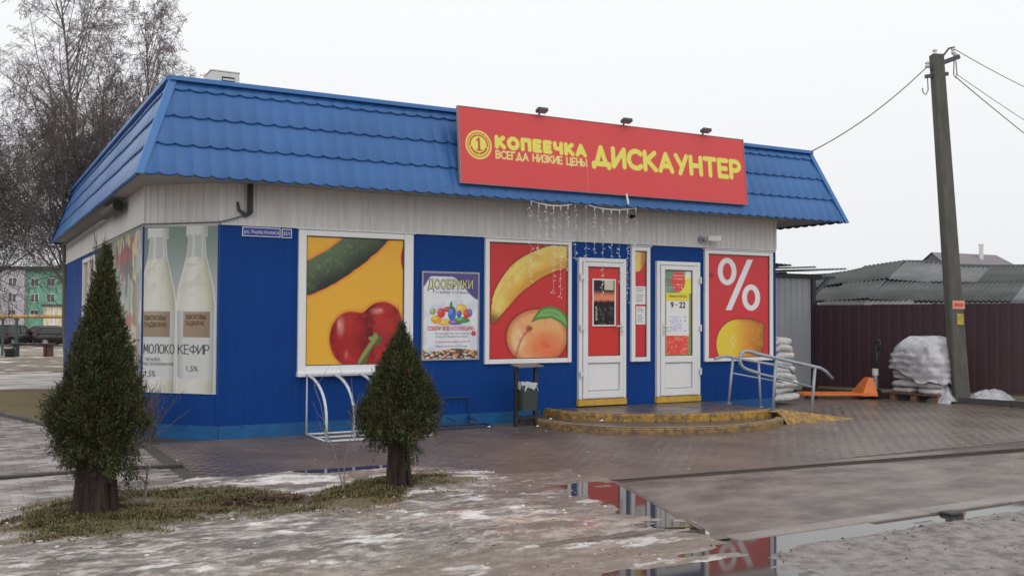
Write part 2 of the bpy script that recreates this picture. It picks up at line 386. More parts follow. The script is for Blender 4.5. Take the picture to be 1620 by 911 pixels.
def pic_collage(x, y, px):
    c = np.tile(A(150, 150, 140), (len(x), 1)); n = fbm(x / 26, y / 210, 11, 4); n2 = fbm(x / 40, y / 120, 21, 4)
    c = mixc(c, A(206, 182, 140), sst(.5, .62, n)); c = mixc(c, A(64, 60, 60), sst(.52, .6, n2) * .9); c = mixc(c, A(112, 140, 122), sst(.46, .36, n2)); c = mixc(c, A(150, 62, 52), sst(.60, .66, fbm(x / 30, y / 90, 31, 3)))
    c = mixc(c, A(150, 160, 172), sst(.55, .62, fbm(x / 18, y / 30, 41, 3)) * sst(350, 500, y)); return mixc(c, A(190, 188, 180), sst(260, 330, x) * sst(520, 430, y) * .4)
def pic_poster(x, y, px):
    # 460 x 710
    c = mixc(np.tile(A(206, 208, 214), (len(x), 1)), A(180, 186, 200), .6 * sst(.45, .65, fbm(x / 70, y / 70, 3, 3)))
    top = 30 + 90 * sst(60, 0, x) + 150 * sst(300, 460, x) + 20
    hd = np.minimum(y - np.where(x < 380, top, 210 - (460 - x) * .3), 0)
    c = mixc(c, A(84, 74, 128), cover(np.maximum(y - (28 + 95 * sst(70, -10, x) + 190 * sst(230, 470, x)), -y), px * 2))
    for (cx, cy, rx, ry, col) in ((180, 410, 60, 26, (226, 176, 80)), (270, 410, 60, 22, (120, 90, 150)), (390, 330, 24, 34, (90, 110, 170)), (200, 300, 30, 22, (190, 70, 60)), (280, 290, 28, 30, (200, 206, 210)), (110, 385, 46, 34, (214, 150, 50)), (150, 330, 34, 40, (196, 60, 70)), (240, 335, 34, 62, (60, 104, 178)), (232, 268, 12, 34, (64, 120, 62)), (320, 300, 52, 44, (222, 172, 80)), (325, 390, 66, 26, (74, 138, 74)), (300, 340, 22, 30, (72, 92, 160)), (362, 340, 26, 42, (190, 66, 62)), (80, 320, 26, 26, (146, 160, 92))):
        d = ell(x, y, cx, cy, rx, ry) + 5 * (fbm(x / 12, y / 12, cx, 2) - .5)
        g = mixc(np.tile(A(*col), (len(x), 1)), A(*[min(255, q + 60) for q in col]), .7 * sst(.7, .1, np.hypot((x - cx + rx * .35) / rx, (y - cy + ry * .35) / ry)))
        g = mixc(g, A(*[q * .5 for q in col]), .5 * sst(-7, 0, d)); c = mixc(c, g, cover(d, px))
    c = mixc(c, A(196, 62, 70), cover(ell(x, y, 425, 503, 22, 22), px))
    st = mixc(np.tile(A(70, 64, 60), (len(x), 1)), A(190, 150, 80), sst(.5, .62, fbm(x / 22, y / 18, 5, 3))); st = mixc(st, A(150, 60, 60), sst(.56, .64, fbm(x / 20, y / 20, 15, 3))); st = mixc(st, A(190, 190, 186), sst(.6, .66, fbm(x / 16, y / 12, 25, 2)))
    c = mixc(c, st, cover(636 + 10 * np.sin(x / 60) - y, px)); return c
def pic_dusk(x, y, px):
    c = np.tile(A(46, 42, 52), (len(x), 1)); c = mixc(c, A(216, 126, 96), sst(34, 62, y) * sst(92, 70, y)); c = mixc(c, A(34, 32, 32), sst(70, 84, y + 12 * (fbm(x / 12, x * 0, 4, 3) - .5)))
    c = mixc(c, A(92, 88, 84), .7 * sst(.58, .66, fbm(x / 7, y / 7, 9, 3)) * sst(90, 100, y)); c = mixc(c, A(196, 196, 192), sst(5, 3, np.abs(x - 14)) * sst(96, 100, y) * sst(150, 146, y) * sst(.4, .5, fbm(x / 4, y / 4, 3, 2)))
    return c
def pic_hours(x, y, px):
    # 120 x 375, glass of the right-hand door
    c = mixc(np.tile(A(100, 128, 104), (len(x), 1)), A(126, 150, 122), sst(.4, .6, fbm(x / 30, y / 6, 2, 3))); c = mixc(c, A(214, 210, 74), sst(-6, 6, (x - 78) + (y - 60) * .3) * sst(104, 96, y)); c = mixc(c, A(222, 228, 206), cover(np.maximum(np.abs(x - 107) - 12, np.abs(y - 18) - 16), px))
    c = mixc(c, A(150, 140, 70), sst(104, 110, y) * .7)
    c = mixc(c, A(206, 72, 66), cover(ell(x, y, 60, 48, 32, 44) + 2 * np.sin(np.arctan2(y - 48, x - 60) * 14), px))
    for yy in (22, 36, 62, 74): c = mixc(c, A(240, 190, 180), .7 * sst(3, 2, np.abs(y - yy)) * sst(22, 20, np.abs(x - 60)) * sst(.35, .5, fbm(x / 3, y / 9, yy, 2)))
    c = mixc(c, A(236, 196, 66), cover(np.maximum(np.abs(x - 58) - 52, np.abs(y - 116) - 17), px))
    c = mixc(c, A(218, 220, 222), cover(np.maximum(np.abs(x - 58) - 51, np.abs(y - 212) - 78), px))
    c = mixc(c, A(170, 176, 206), .8 * cover(np.maximum(np.abs(x - 52) - 24, np.abs(y - 236) - 34), px) * sst(.35, .55, fbm(x / 3, y / 5, 7, 3)))
    for yy in (206, 222, 268): c = mixc(c, A(110, 110, 120), .7 * sst(3, 2, np.abs(y - yy)) * sst(40, 38, np.abs(x - 58)) * sst(30, 32, np.abs(x - 56)))
    rd = mixc(np.tile(A(212, 72, 66), (len(x), 1)), A(232, 130, 116), .8 * sst(.5, .66, fbm(x / 8, y / 8, 13, 3)))
    c = mixc(c, rd, cover(np.maximum(np.abs(x - 56) - 48, np.abs(y - 330) - 42), px)); return c

# rounded stroke letters for the big sign
def arc(cx, cy, rx, ry, a0, a1, n=12):
    return [(cx + rx * math.cos(R(a)), cy + ry * math.sin(R(a))) for a in np.linspace(a0, a1, n)]
GL = {
 'К': (.62, [[(0, 0), (0, 1)], [(.58, 1), (.06, .5)], [(.14, .56), (.62, 0)]]), 'О': (.78, [arc(.39, .5, .39, .5, 0, 360, 24)]),
 'П': (.62, [[(0, 0), (0, 1), (.62, 1), (.62, 0)]]), 'Е': (.5, [[(.5, 1), (0, 1), (0, 0), (.5, 0)], [(0, .5), (.44, .5)]]),
 'Ч': (.58, [[(0, 1), (0, .68)] + arc(.2, .64, .2, .2, 180, 270, 6) + [(.58, .44)], [(.58, 1), (.58, 0)]]),
 'А': (.72, [[(0, 0), (.36, 1), (.72, 0)], [(.14, .3), (.58, .3)]]), 'Д': (.84, [[(.16, .08), (.42, 1), (.68, .08)], [(0, -.12), (0, .05), (.84, .05), (.84, -.12)]]),
 'И': (.62, [[(0, 1), (0, 0), (.62, 1), (.62, 0)]]), 'С': (.68, [arc(.42, .5, .42, .5, 48, 312, 20)]), 'У': (.64, [[(0, 1), (.33, .36)], [(.64, 1), (.22, -.04)]]),
 'Н': (.62, [[(0, 0), (0, 1)], [(.62, 0), (.62, 1)], [(0, .5), (.62, .5)]]), 'Т': (.64, [[(0, 1), (.64, 1)], [(.32, 1), (.32, 0)]]),
 'Р': (.56, [[(0, 0), (0, 1), (.28, 1)] + arc(.28, .72, .28, .28, 90, -90, 10) + [(0, .44)]]),
 'В': (.56, [[(0, 0), (0, 1), (.28, 1)] + arc(.28, .76, .24, .24, 90, -90, 8) + [(0, .52)], [(.28, .52)] + arc(.28, .26, .28, .26, 90, -90, 8) + [(0, 0)]]),
 'Г': (.46, [[(0, 0), (0, 1), (.46, 1)]]), 'З': (.52, [arc(.24, .76, .26, .24, 150, -90, 10) , arc(.24, .27, .28, .27, 90, -150, 12)]),
 'Ц': (.66, [[(0, 1), (0, 0), (.6, 0), (.6, 1)], [(.6, 0), (.72, 0), (.72, -.18)]]), 'М': (.74, [[(0, 0), (.05, 1), (.37, .25), (.69, 1), (.74, 0)]]), 'Л': (.62, [[(0, 0), (.12, .15), (.16, 1), (.62, 1), (.62, 0)]]), 'Ф': (.86, [[(.43, 0), (.43, 1.02)], arc(.43, .52, .43, .30, 0, 360, 24)]),
 'Ы': (.78, [[(0, 1), (0, 0), (.22, 0)] + arc(.22, .26, .24, .26, -90, 90, 8) + [(0, .52)], [(.78, 0), (.78, 1)]]), ' ': (.35, [])}
def stroke_text(x, y, s, x0, x1, base, cap, rad):
    wid = sum(GL[ch][0] for ch in s); h = cap - base - 2 * rad
    gap = (x1 - x0) - 2 * rad; space = 2 * rad + .30 * rad
    kx = (gap - space * (len(s) - 1)) / wid
    if kx > h * 1.35: kx = h * 1.35; space = (gap - wid * kx) / (len(s) - 1)
    best = np.full(x.shape, 1e3); cx = x0 + rad
    for ch in s:
        wd, st = GL[ch]
        for pl in st:
            pts = [(cx + p[0] * kx, base + rad + p[1] * h) for p in pl]
            xs = [p[0] for p in pts]; m_ = (x > min(xs) - 3 * rad - .05) & (x < max(xs) + 3 * rad + .05)
            if m_.any(): best[m_] = np.minimum(best[m_], pathd(x[m_], y[m_], pts)[0] - rad)
        cx += wd * kx + space
    return best
def pic_sign(x, y0, px):
    y = 1.005 - y0
    c = np.tile(A(198, 68, 70), (len(x), 1)); c = c * (1 + .08 * (fbm(x * 2, y * 2, 3, 4) - .5))[:, None]
    c = mixc(c, A(208, 104, 104), .5 * sst(.012, .004, np.abs(x - 1.965)) * sst(.38, .34, y))
    Y = A(226, 206, 92); Yl = A(232, 214, 130)
    r = np.hypot(x - .27, y - .517)
    for ro, ri in ((.192, .168), (.152, 0.0)):
        c = mixc(c, Y, cover(np.maximum(r - ro, ri - r), px))
    c = mixc(c, A(176, 60, 56), cover(np.maximum(np.abs(r - .128) - .011, -(y - .517) - .02 - 0 * x), px) * sst(.0, .05, np.abs(y - .40)))
    wr, _ = pathd(x, y, arc(.27, .517, .118, .118, 200, 262, 8)); wr2, _ = pathd(x, y, arc(.27, .517, .118, .118, 340, 278, 8))
    c = mixc(c, A(176, 60, 56), cover(np.minimum(wr, wr2) - .014, px))
    one, _ = pathd(x, y, [(.275, .60), (.275, .45)]); o2, _ = pathd(x, y, [(.245, .575), (.272, .60)]); o3, _ = pathd(x, y, [(.24, .446), (.31, .446)])
    c = mixc(c, A(176, 60, 56), cover(np.minimum(np.minimum(one - .016, o2 - .011), o3 - .010), px))
    c = mixc(c, Y, cover(stroke_text(x, y, 'КОПЕЕЧКА', .512, 1.965, .487, .675, .030), px))
    c = mixc(c, Yl, cover(stroke_text(x, y, 'ВСЕГДА НИЗКИЕ ЦЕНЫ', .515, 1.965, .355, .470, .0095), px))
    c = mixc(c, Y, cover(stroke_text(x, y, 'ДИСКАУНТЕР', 2.045, 4.81, .368, .688, .036), px))
    ed = np.minimum(np.minimum(x, 4.88 - x), np.minimum(y, 1.005 - y))
    return c

# ---------------------------------------------------------------- materials
M = {}
M['blue_wall'] = mat('blue_profiled_sheet', alb(2, 58, 124), 0.55, noise=(1.3, .16), bump=(2.0, .05), roughvar=.08, spec=.16)
M['blue_roof'] = mat('blue_roof_sheet', alb(54, 100, 158), 0.34, noise=(.9, .22), roughvar=.12, spec=.4, world=True, stretch=(1, 1, .35))
M['roof_lip'] = mat('blue_roof_trim', alb(60, 112, 172), 0.4, noise=(2, .15))
M['frieze'] = mat('white_siding', alb(196, 195, 194), 0.55, noise=(2.2, .2), stretch=(6, 6, .6))
M['soffit'] = mat('soffit_siding', alb(156, 151, 147), 0.65, noise=(2, .2))
M['plinth'] = mat('painted_plinth', alb(0, 88, 142), 0.5, noise=(5, .5), col2=alb(0, 64, 110), bump=(30, .5))
M['white'] = mat('white_plastic', alb(222, 222, 222), 0.3, noise=(3, .05))
M['white_dirty'] = mat('dusty_white_plastic', alb(205, 205, 202), 0.45, noise=(3, .15))
M['ochre'] = mat('ochre_paint', alb(196, 156, 62), 0.6, noise=(9, .35), bump=(25, .3))
M['yellow_kerb'] = mat('worn_yellow_paint', alb(172, 130, 50), 0.6, noise=(13, .6, .40, .62), col2=alb(100, 84, 62), bump=(28, .8))
M['kerb_top'] = mat('worn_kerb_top', alb(150, 134, 108), 0.6, noise=(9, .4), col2=alb(128, 106, 64), bump=(30, .6))
M['concrete'] = mat('wet_concrete', alb(110, 102, 98), 0.35, noise=(6, .3), bump=(30, .3), roughvar=.15)
M['step_top'] = mat('wet_step_surface', alb(92, 84, 80), 0.32, noise=(5, .35), bump=(40, .3), roughvar=.15)
M['dark_glass'] = mat('dark_glass', (.012, .013, .016), 0.05)
M['black'] = mat('black_metal', alb(38, 38, 42), 0.5, noise=(8, .3))
M['dark_grey'] = mat('dark_grey_metal', alb(58, 66, 66), 0.5, noise=(4, .2))
M['grey_lid'] = mat('grey_lid', alb(112, 112, 112), 0.6, noise=(8, .2))
M['grey_metal'] = mat('galvanised_metal', alb(150, 154, 160), 0.38, metal=.4, noise=(9, .2))
M['rail'] = mat('grey_painted_rail', alb(150, 156, 166), 0.4, metal=.2, noise=(7, .2))
M['white_tube'] = mat('white_painted_tube', alb(196, 202, 212), 0.4, noise=(8, .2))
M['blue_tube'] = mat('blue_painted_tube', alb(28, 44, 74), 0.5)
M['bag_film'] = mat('crumpled_polythene', alb(176, 178, 182), 0.3, noise=(14, .4), bump=(16, 1.0), spec=.6)
M['light_wire'] = mat('pale_light_wire', alb(190, 190, 195), 0.4)
M['bulb'] = mat('unlit_clear_bulb', alb(232, 234, 240), 0.2)
M['orange'] = mat('orange_paint', alb(232, 112, 48), 0.45, noise=(8, .2))
M['sack'] = mat('white_woven_sack', alb(196, 193, 193), 0.34, noise=(10, .35), bump=(11, 1.0), spec=.6)
M['wrap'] = mat('stretch_wrap', alb(186, 185, 188), 0.2, noise=(7, .45), bump=(12, 1.0), spec=.8)
M['wood_pallet'] = mat('pallet_wood', alb(120, 92, 80), 0.8, noise=(6, .35), bump=(20, .4))
M['maroon'] = mat('maroon_profiled_sheet', alb(62, 40, 47), 0.5, noise=(1.0, .2), world=True)
M['slate'] = mat('asbestos_sheet', alb(86, 88, 90), .85, noise=(1.6, .35), col2=alb(62, 66, 60), bump=(20, .4), world=True)
M['slate_pale'] = mat('pale_asbestos_sheet', alb(122, 124, 126), .85, noise=(1.6, .35), col2=alb(92, 94, 92), bump=(20, .4), world=True)
M['moss'] = mat('mossy_trim', alb(120, 124, 92), 0.9, noise=(8, .4))
M['shed'] = mat('grey_profiled_sheet', alb(138, 140, 146), 0.5, noise=(1.5, .12), stretch=(1, 1, .3))
M['pole'] = mat('weathered_concrete_pole', alb(92, 88, 86), 0.8, noise=(5, .25), col2=alb(70, 72, 64), stretch=(2, 2, .5), bump=(30, .5))
M['steel_dark'] = mat('dark_steel', alb(72, 70, 76), 0.5)
M['cable'] = mat('grey_cable', alb(96, 96, 100), 0.6)
M['bark_dark'] = mat('thuja_bark', alb(56, 44, 38), 0.95, noise=(26, .75, .40, .62), stretch=(1, 1, .10), bump=(30, 1.0))
M['bark_grey'] = mat('bare_tree_bark', alb(100, 94, 94), 0.9, noise=(8, .3))
M['bark_birch'] = mat('birch_bark', alb(120, 114, 112), 0.85, noise=(3, .5), stretch=(1, 1, 3), col2=alb(70, 66, 66))
M['twig'] = mat('twigs', alb(122, 114, 116), 0.9)
M['twig_mid'] = mat('mid_twigs', alb(92, 86, 87), 0.9)
M['twig_dark'] = mat('dark_twigs', alb(84, 76, 76), 0.9)
def leafmat(name, c1, c2):
    m = bpy.data.materials.new(name); m.use_nodes = True; t = m.node_tree; b = t.nodes['Principled BSDF']
    g = t.nodes.new('ShaderNodeNewGeometry'); r = t.nodes.new('ShaderNodeValToRGB')
    r.color_ramp.elements[0].color = (*c1, 1); r.color_ramp.elements[1].color = (*c2, 1)
    t.links.new(g.outputs['Random Per Island'], r.inputs[0]); t.links.new(r.outputs[0], b.inputs['Base Color'])
    b.inputs['Roughness'].default_value = .65; b.inputs['Specular IOR Level'].default_value = .3
    return m
M['thuja'] = vmat('thuja_leaf', .65, .3)
M['thuja_tip'] = leafmat('thuja_tip_leaf', (.05, .04, .015), (.12, .10, .04))
M['grass'] = leafmat('winter_grass', (.05, .052, .016), (.22, .18, .085))
M['water'] = mat('puddle_water', (.058, .050, .045), 0.045, spec=.5, bump=None)
M['tyre'] = mat('tyre_rubber', (.015, .015, .016), .8)
M['rim'] = mat('wheel_rim', (.35, .35, .37), .35, metal=.6)

# ---------------------------------------------------------------- GROUND
gm = mat('winter_ground', alb(120, 108, 92), .7, noise=(.35, .4, .42, .62), col2=alb(108, 92, 66), bump=(3, .6))
t = gm.node_tree; b = t.nodes['Principled BSDF']
old = b.inputs['Base Color'].links[0].from_socket
n = t.nodes.new('ShaderNodeTexNoise'); n.inputs['Scale'].default_value = .8; n.inputs['Detail'].default_value = 8; n.inputs['Roughness'].default_value = .7
tcn = [q for q in t.nodes if q.type == 'TEX_COORD'][0]; t.links.new(tcn.outputs['Object'], n.inputs['Vector'])
rr = t.nodes.new('ShaderNodeValToRGB'); rr.color_ramp.elements[0].position = .54; rr.color_ramp.elements[1].position = .60
mm = t.nodes.new('ShaderNodeMixRGB'); t.links.new(n.outputs['Fac'], rr.inputs[0]); t.links.new(rr.outputs[0], mm.inputs[0]); t.links.new(old, mm.inputs[1]); mm.inputs[2].default_value = (*alb(190, 190, 194), 1); t.links.new(mm.outputs[0], b.inputs['Base Color'])
gx = np.array([-700, -300, -120, -60, -40, -25, -18, -12, -8, -4, 0, 4, 8, 10, 12, 15, 20, 25, 30, 40, 80, 200, 700.]); gy = np.concatenate([[-700, -200, -60, -20], np.arange(0, 62, 2.0), [80, 120, 200, 300, 500, 900]])
X, Y = np.meshgrid(gx, gy, indexing='ij'); X = X.ravel(); Y = Y.ravel(); Z = -.075 - .95 * sst(27, 52, Y) * sst(28, 14, X)
link(npmesh('ground', np.stack([X, Y, Z], 1), gridF(len(gx), len(gy)), gm, True), 'ground', None, 'structure')
# wet road in front (below the kerb)
rm = mat('wet_road', alb(122, 111, 105), .36, noise=(1.7, .3, .38, .62), col2=alb(86, 77, 72), bump=(80, .7), roughvar=.24, stretch=(1, 1.9, 1))
X, Y = np.meshgrid(np.concatenate([np.linspace(1.2, 13, 160), [20, 30]]), np.linspace(-6.62, -4.3, 60), indexing='ij'); X = X.ravel(); Y = Y.ravel()
Z = -.052 + (.052 - np.interp(X, [1.2, 2.5, 8, 30], [.012, .016, .040, .05])) * sst(-6.5, -5.0, Y) + .010 * (fbm(X * 1.2, Y * 1.6, 301, 5) - .5)
link(npmesh('wet_road_strip', np.stack([X, Y, Z], 1), gridF(162, 60), rm, True), 'wet_road_strip', None, 'structure')
rc = mat('gritty_asphalt', alb(132, 124, 124), .5, noise=(9, .4, .35, .6), col2=alb(84, 78, 78), bump=(70, 1.0), roughvar=.3)
# coarse asphalt as a gently bumpy sheet so that water lies in its hollows
nx, ny = 330, 150
X, Y = np.meshgrid(np.linspace(-1, 14, nx), np.linspace(-12.5, -6.86, ny), indexing='ij'); X = X.ravel(); Y = Y.ravel()
asph = lambda X, Y: -.064 + .030 * (fbm(X * 1.6, Y * 2.2, 50, 5) - .5) + .028 * (fbm(X * 6, Y * 8, 57, 4) - .5) + .028 * sst(1.5, 2.5, X + .6 * (fbm(X * 2, Y * 2, 55, 3) - .5)) - .034 * sst(-7.06 + .0, -6.94, Y + .12 * (fbm(X * 1.5, Y * 0, 58, 4) - .5))
Z = asph(X, Y)
link(npmesh('rough_asphalt', np.stack([X, Y, Z], 1), gridF(nx, ny), rc, True), 'rough_asphalt', None, 'structure')
# gutter: concrete lip, channel with water
gc = mat("gutter_concrete", alb(136, 128, 124), .5, noise=(4, .3), bump=(40, .4), roughvar=.2)
gut = thing('gutter', None, None, kind='structure')
for i in range(13):
    x0 = 2.05 + i * 1.0
    g = MB(); g.box(x0, x0 + .992, -6.72, -6.56, -.12, -.043 + random.uniform(-.002, .002), .008); g.build('kerb_stone', gc, gut)
g = MB(); g.box(4.10, 4.24, -6.86, -6.74, -.09, -.035, .01); g.build('drain_block', M['black'], gut)
g = MB(); g.add([(1.7, -6.99, -.062), (15, -6.93, -.062), (15, -6.70, -.062), (1.7, -6.70, -.062)], [(0, 1, 2, 3)]); g.build('gutter_water', M['water'], kind='structure')
# pavement base and kerbs
pv = mat('wet_paving', alb(104, 92, 85), .31, noise=(.9, .35, .35, .65), col2=alb(80, 70, 64), bump=(50, .35), island=.045, roughvar=.15)
pb = mat('paving_joint', alb(64, 58, 54), .6)
kr = lambda x: -4.47 - .078 * (x - 2.6)
g = MB(); g.prism([(-6, -4.3), (-1.4, -4.3), (.4, -6.2), (.98, -6.12), (1.88, -6.50), (2.47, -4.56), (13.2, kr(13.2)), (13.2, 2.2), (12.0, 2.2), (12.0, 3.2), (8.8, 3.2), (8.8, .6), (-.7, .6), (-.7, 4.6), (-6, 4.6)], -.14, -.012)
g.build('pavement', pb, kind='structure')
pave = bpy.data.objects['pavement']
def paver_mesh(cells):
    V = []; F = []
    for (x0, x1, y0, y1, z, tx, ty) in cells:
        o = len(V); bv = .0022
        def zz(x, y): return z + tx * (x - (x0 + x1) / 2) + ty * (y - (y0 + y1) / 2)
        V += [(x0, y0, -.02), (x1, y0, -.02), (x1, y1, -.02), (x0, y1, -.02), (x0, y0, zz(x0, y0) - .0014), (x1, y0, zz(x1, y0) - .0014), (x1, y1, zz(x1, y1) - .0014), (x0, y1, zz(x0, y1) - .0014)]
        V += [(x0 + bv, y0 + bv, zz(x0, y0)), (x1 - bv, y0 + bv, zz(x1, y0)), (x1 - bv, y1 - bv, zz(x1, y1)), (x0 + bv, y1 - bv, zz(x0, y1))]
        for a in (0, 4):
            for i in range(4):
                j = (i + 1) % 4; F.append((o + a + i, o + a + j, o + a + 4 + j, o + a + 4 + i))
        F.append((o + 8, o + 9, o + 10, o + 11))
    return V, F
cells = []; gap = .0012
ys = np.arange(-6.4, .02, .1)
for r_, y in enumerate(ys):
    for x in np.arange(-.75 + (.1 if r_ % 2 else 0), 12.4, .2):
        xc, yc = x + .1, y + .05
        if yc < kr(xc) + .10 and xc > 2.45: continue
        if yc < -4.5 and (xc > 2.47 - (-4.56 - yc) * .31 - .1 or xc < .6): continue
        if yc > -.02 and xc < 8.95: continue
        if xc < .3 and yc < -3.0: continue
        if 4.9 < xc < 7.2 and yc > -1.3: continue
        cells.append((x + gap / 2, x + .2 - gap / 2, y + gap / 2, y + .1 - gap / 2, random.gauss(0, .0006) + .004 * (float(fbm(np.array([x * .7]), np.array([y * .7]), 5, 2)[0]) - .5), random.gauss(0, .004), random.gauss(0, .004)))
for y in np.arange(.02, 2.1, .1):
    for x in np.arange(9.05, 12.0, .2): cells.append((x + gap / 2, x + .2 - gap / 2, y + gap / 2, y + .1 - gap / 2, random.gauss(0, .0011), random.gauss(0, .006), random.gauss(0, .006)))
V, F = paver_mesh(cells); o = link(npmesh('paving_bricks', V, F, pv), 'paving_bricks', pave, 'stuff')
# left-hand sidewalk: one brick per object near the camera
pl_ = mat('snowy_paving', alb(158, 152, 150), .45, noise=(1.5, .35, .44, .60), col2=alb(104, 94, 90), bump=(40, .4), island=.10, roughvar=.2, world=True, stretch=(1, 1.8, 1))
cnt = 0; rest = []
P1 = paver_mesh([(-.098, .098, -.048, .048, 0, 0, 0)]); bm_ = npmesh('brick', *P1, pl_)
for r_, y in enumerate(np.arange(-4.2, 4.5, .1)):
    for x in np.arange(-4.0 + (.1 if r_ % 2 else 0), -1.0, .2):
        xv = -2.628 + (y + 11.861) * .0105 - 0.0
        if (cnt < 290) and x > -2.35 - (.0) and x < -1.0 and -3.3 <= y < 1.2:
            o = link(bm_, 'brick', pave); o.location = (x + .1, y + .05, random.gauss(.001, .0025)); o.rotation_euler = (random.gauss(0, .012), random.gauss(0, .012), random.gauss(0, .01)); cnt += 1
        else: rest.append((x + gap / 2, x + .2 - gap / 2, y + gap / 2, y + .1 - gap / 2, random.gauss(.001, .0025), random.gauss(0, .01), random.gauss(0, .01)))
V, F = paver_mesh(rest); link(npmesh('paving_bricks', V, F, pl_), 'paving_bricks', pave, 'stuff')
kc = mat('wet_shaded_kerb_concrete', alb(62, 56, 53), .4, noise=(5, .35), bump=(40, .4), roughvar=.15)  # wet concrete; recess shadow of the kerb face is also put into this dark colour
kerb = thing('kerb', None, None, kind='structure')
for i in range(11):
    x0 = 2.5 + i; g = MB(); g.beam((x0 + .002, kr(x0) + .035, -.0625), (x0 + .998, kr(x0 + 1) + .035, -.0625), .17, .13); g.build('kerb_stone', pv, kerb); g = MB(); g.beam((x0 + .002, kr(x0) - .053, -.030), (x0 + .998, kr(x0 + 1) - .053, -.030), .005, .052); g.build('kerb_face', kc, kerb)
for a, b_ in (((2.48, -4.6), (2.19, -5.56)), ((2.185, -5.58), (1.90, -6.5))):
    g = MB(); g.beam((*a, -.060), (*b_, -.060), .05, .13); g.build('kerb_stone', pv, kerb)
for i in range(5):
    x0 = -5.4 + i * .93; g = MB(); g.box(x0, x0 + .922, -1.93, -1.86, -.1, .028, .008); g.build('kerb_stone', kc, kerb)
for i in range(9):
    a = np.array([-1.60, 2.1]); d = np.array([-.269, .963]); p = a + d * i * 1.0; q = p + d * .99
    g = MB(); g.beam((*p, -.01), (*q, -.01), .07, .12); g.build('kerb_stone', kc, kerb)

# icy verge round the two conifers
def puddle_dist(x, y):
    d1 = ell(x, y, 2.0, -5.25, .62, 1.25); return d1
nx, ny = 430, 480
X, Y = np.meshgrid(np.linspace(-3.9, 2.9, nx), np.linspace(-9.2, -2.35, ny), indexing='ij'); X = X.ravel(); Y = Y.ravel()
yN = np.interp(X, [-5.5, -2.4, -1.5, -.83, -.12, .93, 1.6, 2.3], [-3.9, -3.5, -2.97, -2.66, -2.62, -2.85, -3.2, -3.75])
xE = np.interp(Y, [-10, -8, -7, -6.5, -6, -5, -4.6, -3], [2.2, 2.1, 2.15, 2.02, 2.16, 2.46, 2.56, 2.6])
wob = .5 * (fbm(X * 1.6, Y * 1.6, 61, 4) - .5)
msk = sst(-.05, .28, np.minimum(yN - Y, xE - X) + wob)
n1 = fbm(X * 1.5, Y * 3.0, 71, 5); n2 = fbm(X * 2.4, Y * 5.0, 81, 5); n3 = fbm(X * 5, Y * 9, 91, 5); n4 = fbm(X * .8, Y * .9, 101, 4)
def polyfield(pts):
    P = np.array(pts); d = np.full(X.shape, 1e9); ins = np.zeros(X.shape, bool)
    for i in range(len(P)):
        a, b = P[i], P[(i + 1) % len(P)]; d = np.minimum(d, segd(X, Y, a, b)[0])
        c = ((a[1] > Y) != (b[1] > Y)); xx = (b[0] - a[0]) * (Y - a[1]) / (b[1] - a[1] + 1e-12) + a[0]; ins ^= c & (X < xx)
    return np.where(ins, -d, d)
G1 = [(-2.42, -4.25), (-2.13, -3.6), (-1.56, -3.3), (-.99, -3.42), (-.5, -3.7), (-.25, -4.15), (-.5, -4.75), (-1.1, -4.75), (-1.5, -4.95), (-2.2, -4.95)]
G2 = [(-.42, -4.75), (-.10, -4.0), (.3, -3.82), (.58, -3.70), (1.21, -3.66), (1.15, -4.1), (.75, -4.35), (.35, -4.75), (-.1, -4.9)]
gd = np.minimum(polyfield(G1), polyfield(G2)) + .75 * (n2 - .5) + .5 * (n3 - .5) + .4 * (n1 - .5)
gr = sst(.10, -.10, gd)
pud = sst(.06, -.16, ell(X, Y, 2.08, -5.45, .26, .85) + .5 * (n2 - .5) + .3 * (n3 - .5))            # hollow where the mirror puddle lies
pud3 = sst(.2, -.2, ell(X, Y, 1.25, -7.35, .95, .36) + .35 * (n2 - .5)); pud2 = sst(.1, -.1, ell(X, Y, 2.12, -6.88, .40, .11) + .2 * (n2 - .5))
pud4 = sst(.1, -.1, ell(X, Y, .55, -2.95, .5, .12) + .25 * (n2 - .5)) 
n6_ = fbm(X * 9, Y * 15, 201, 3); n8_ = fbm(X * 20, Y * 34, 231, 3); H = -.014 + .014 * n6_ + .010 * n8_ + .035 * n1 + .025 * n2 + .016 * n3 + gr * (.012 + .02 * n3)
H = H + .015 * np.exp(-((X + 1.77) ** 2 + (Y + 4.1) ** 2) / .25) + .015 * np.exp(-((X - .6) ** 2 + (Y + 4.08) ** 2) / .15)
south = sst(-5.9, -6.7, Y)
Z = -.075 + msk * (H + .075) * (1 - .62 * south)
wetr = sst(1.0, 1.7, X + .8 * (n1 - .5)) * sst(-6.3, -5.9, Y)
Z = Z * (1 - .72 * wetr * (Z > 0)) - .055 * pud * msk - .05 * pud4
Z = np.where(south > .5, Z - .055 * pud3 - .05 * pud2, Z)
ice = np.array(alb(150, 141, 136)); mud = np.array(alb(98, 88, 80)); snow = np.array(alb(212, 208, 208)); 
c = np.tile(ice, (len(X), 1)); c = mixc(c, alb(134, 124, 118), sst(.42, .6, n2)); c = mixc(c, mud, sst(.52, .66, n1) * .85); c = mixc(c, alb(92, 84, 78), sst(.56, .66, n3) * .6)
c = mixc(c, alb(152, 120, 102), sst(.5, .62, fbm(X * 1.3, Y * 2.0, 131, 3)) * sst(-.5, 1.0, X) * .55); c = mixc(c, alb(150, 92, 74), sst(.60, .68, fbm(X * 1.8, Y * 3.5, 141, 4)) * sst(.0, 1.0, X) * .6)
n5 = fbm(X * 3.2, Y * 8.5, 171, 5, .6); n6 = fbm(X * 7, Y * 16, 181, 4, .6)
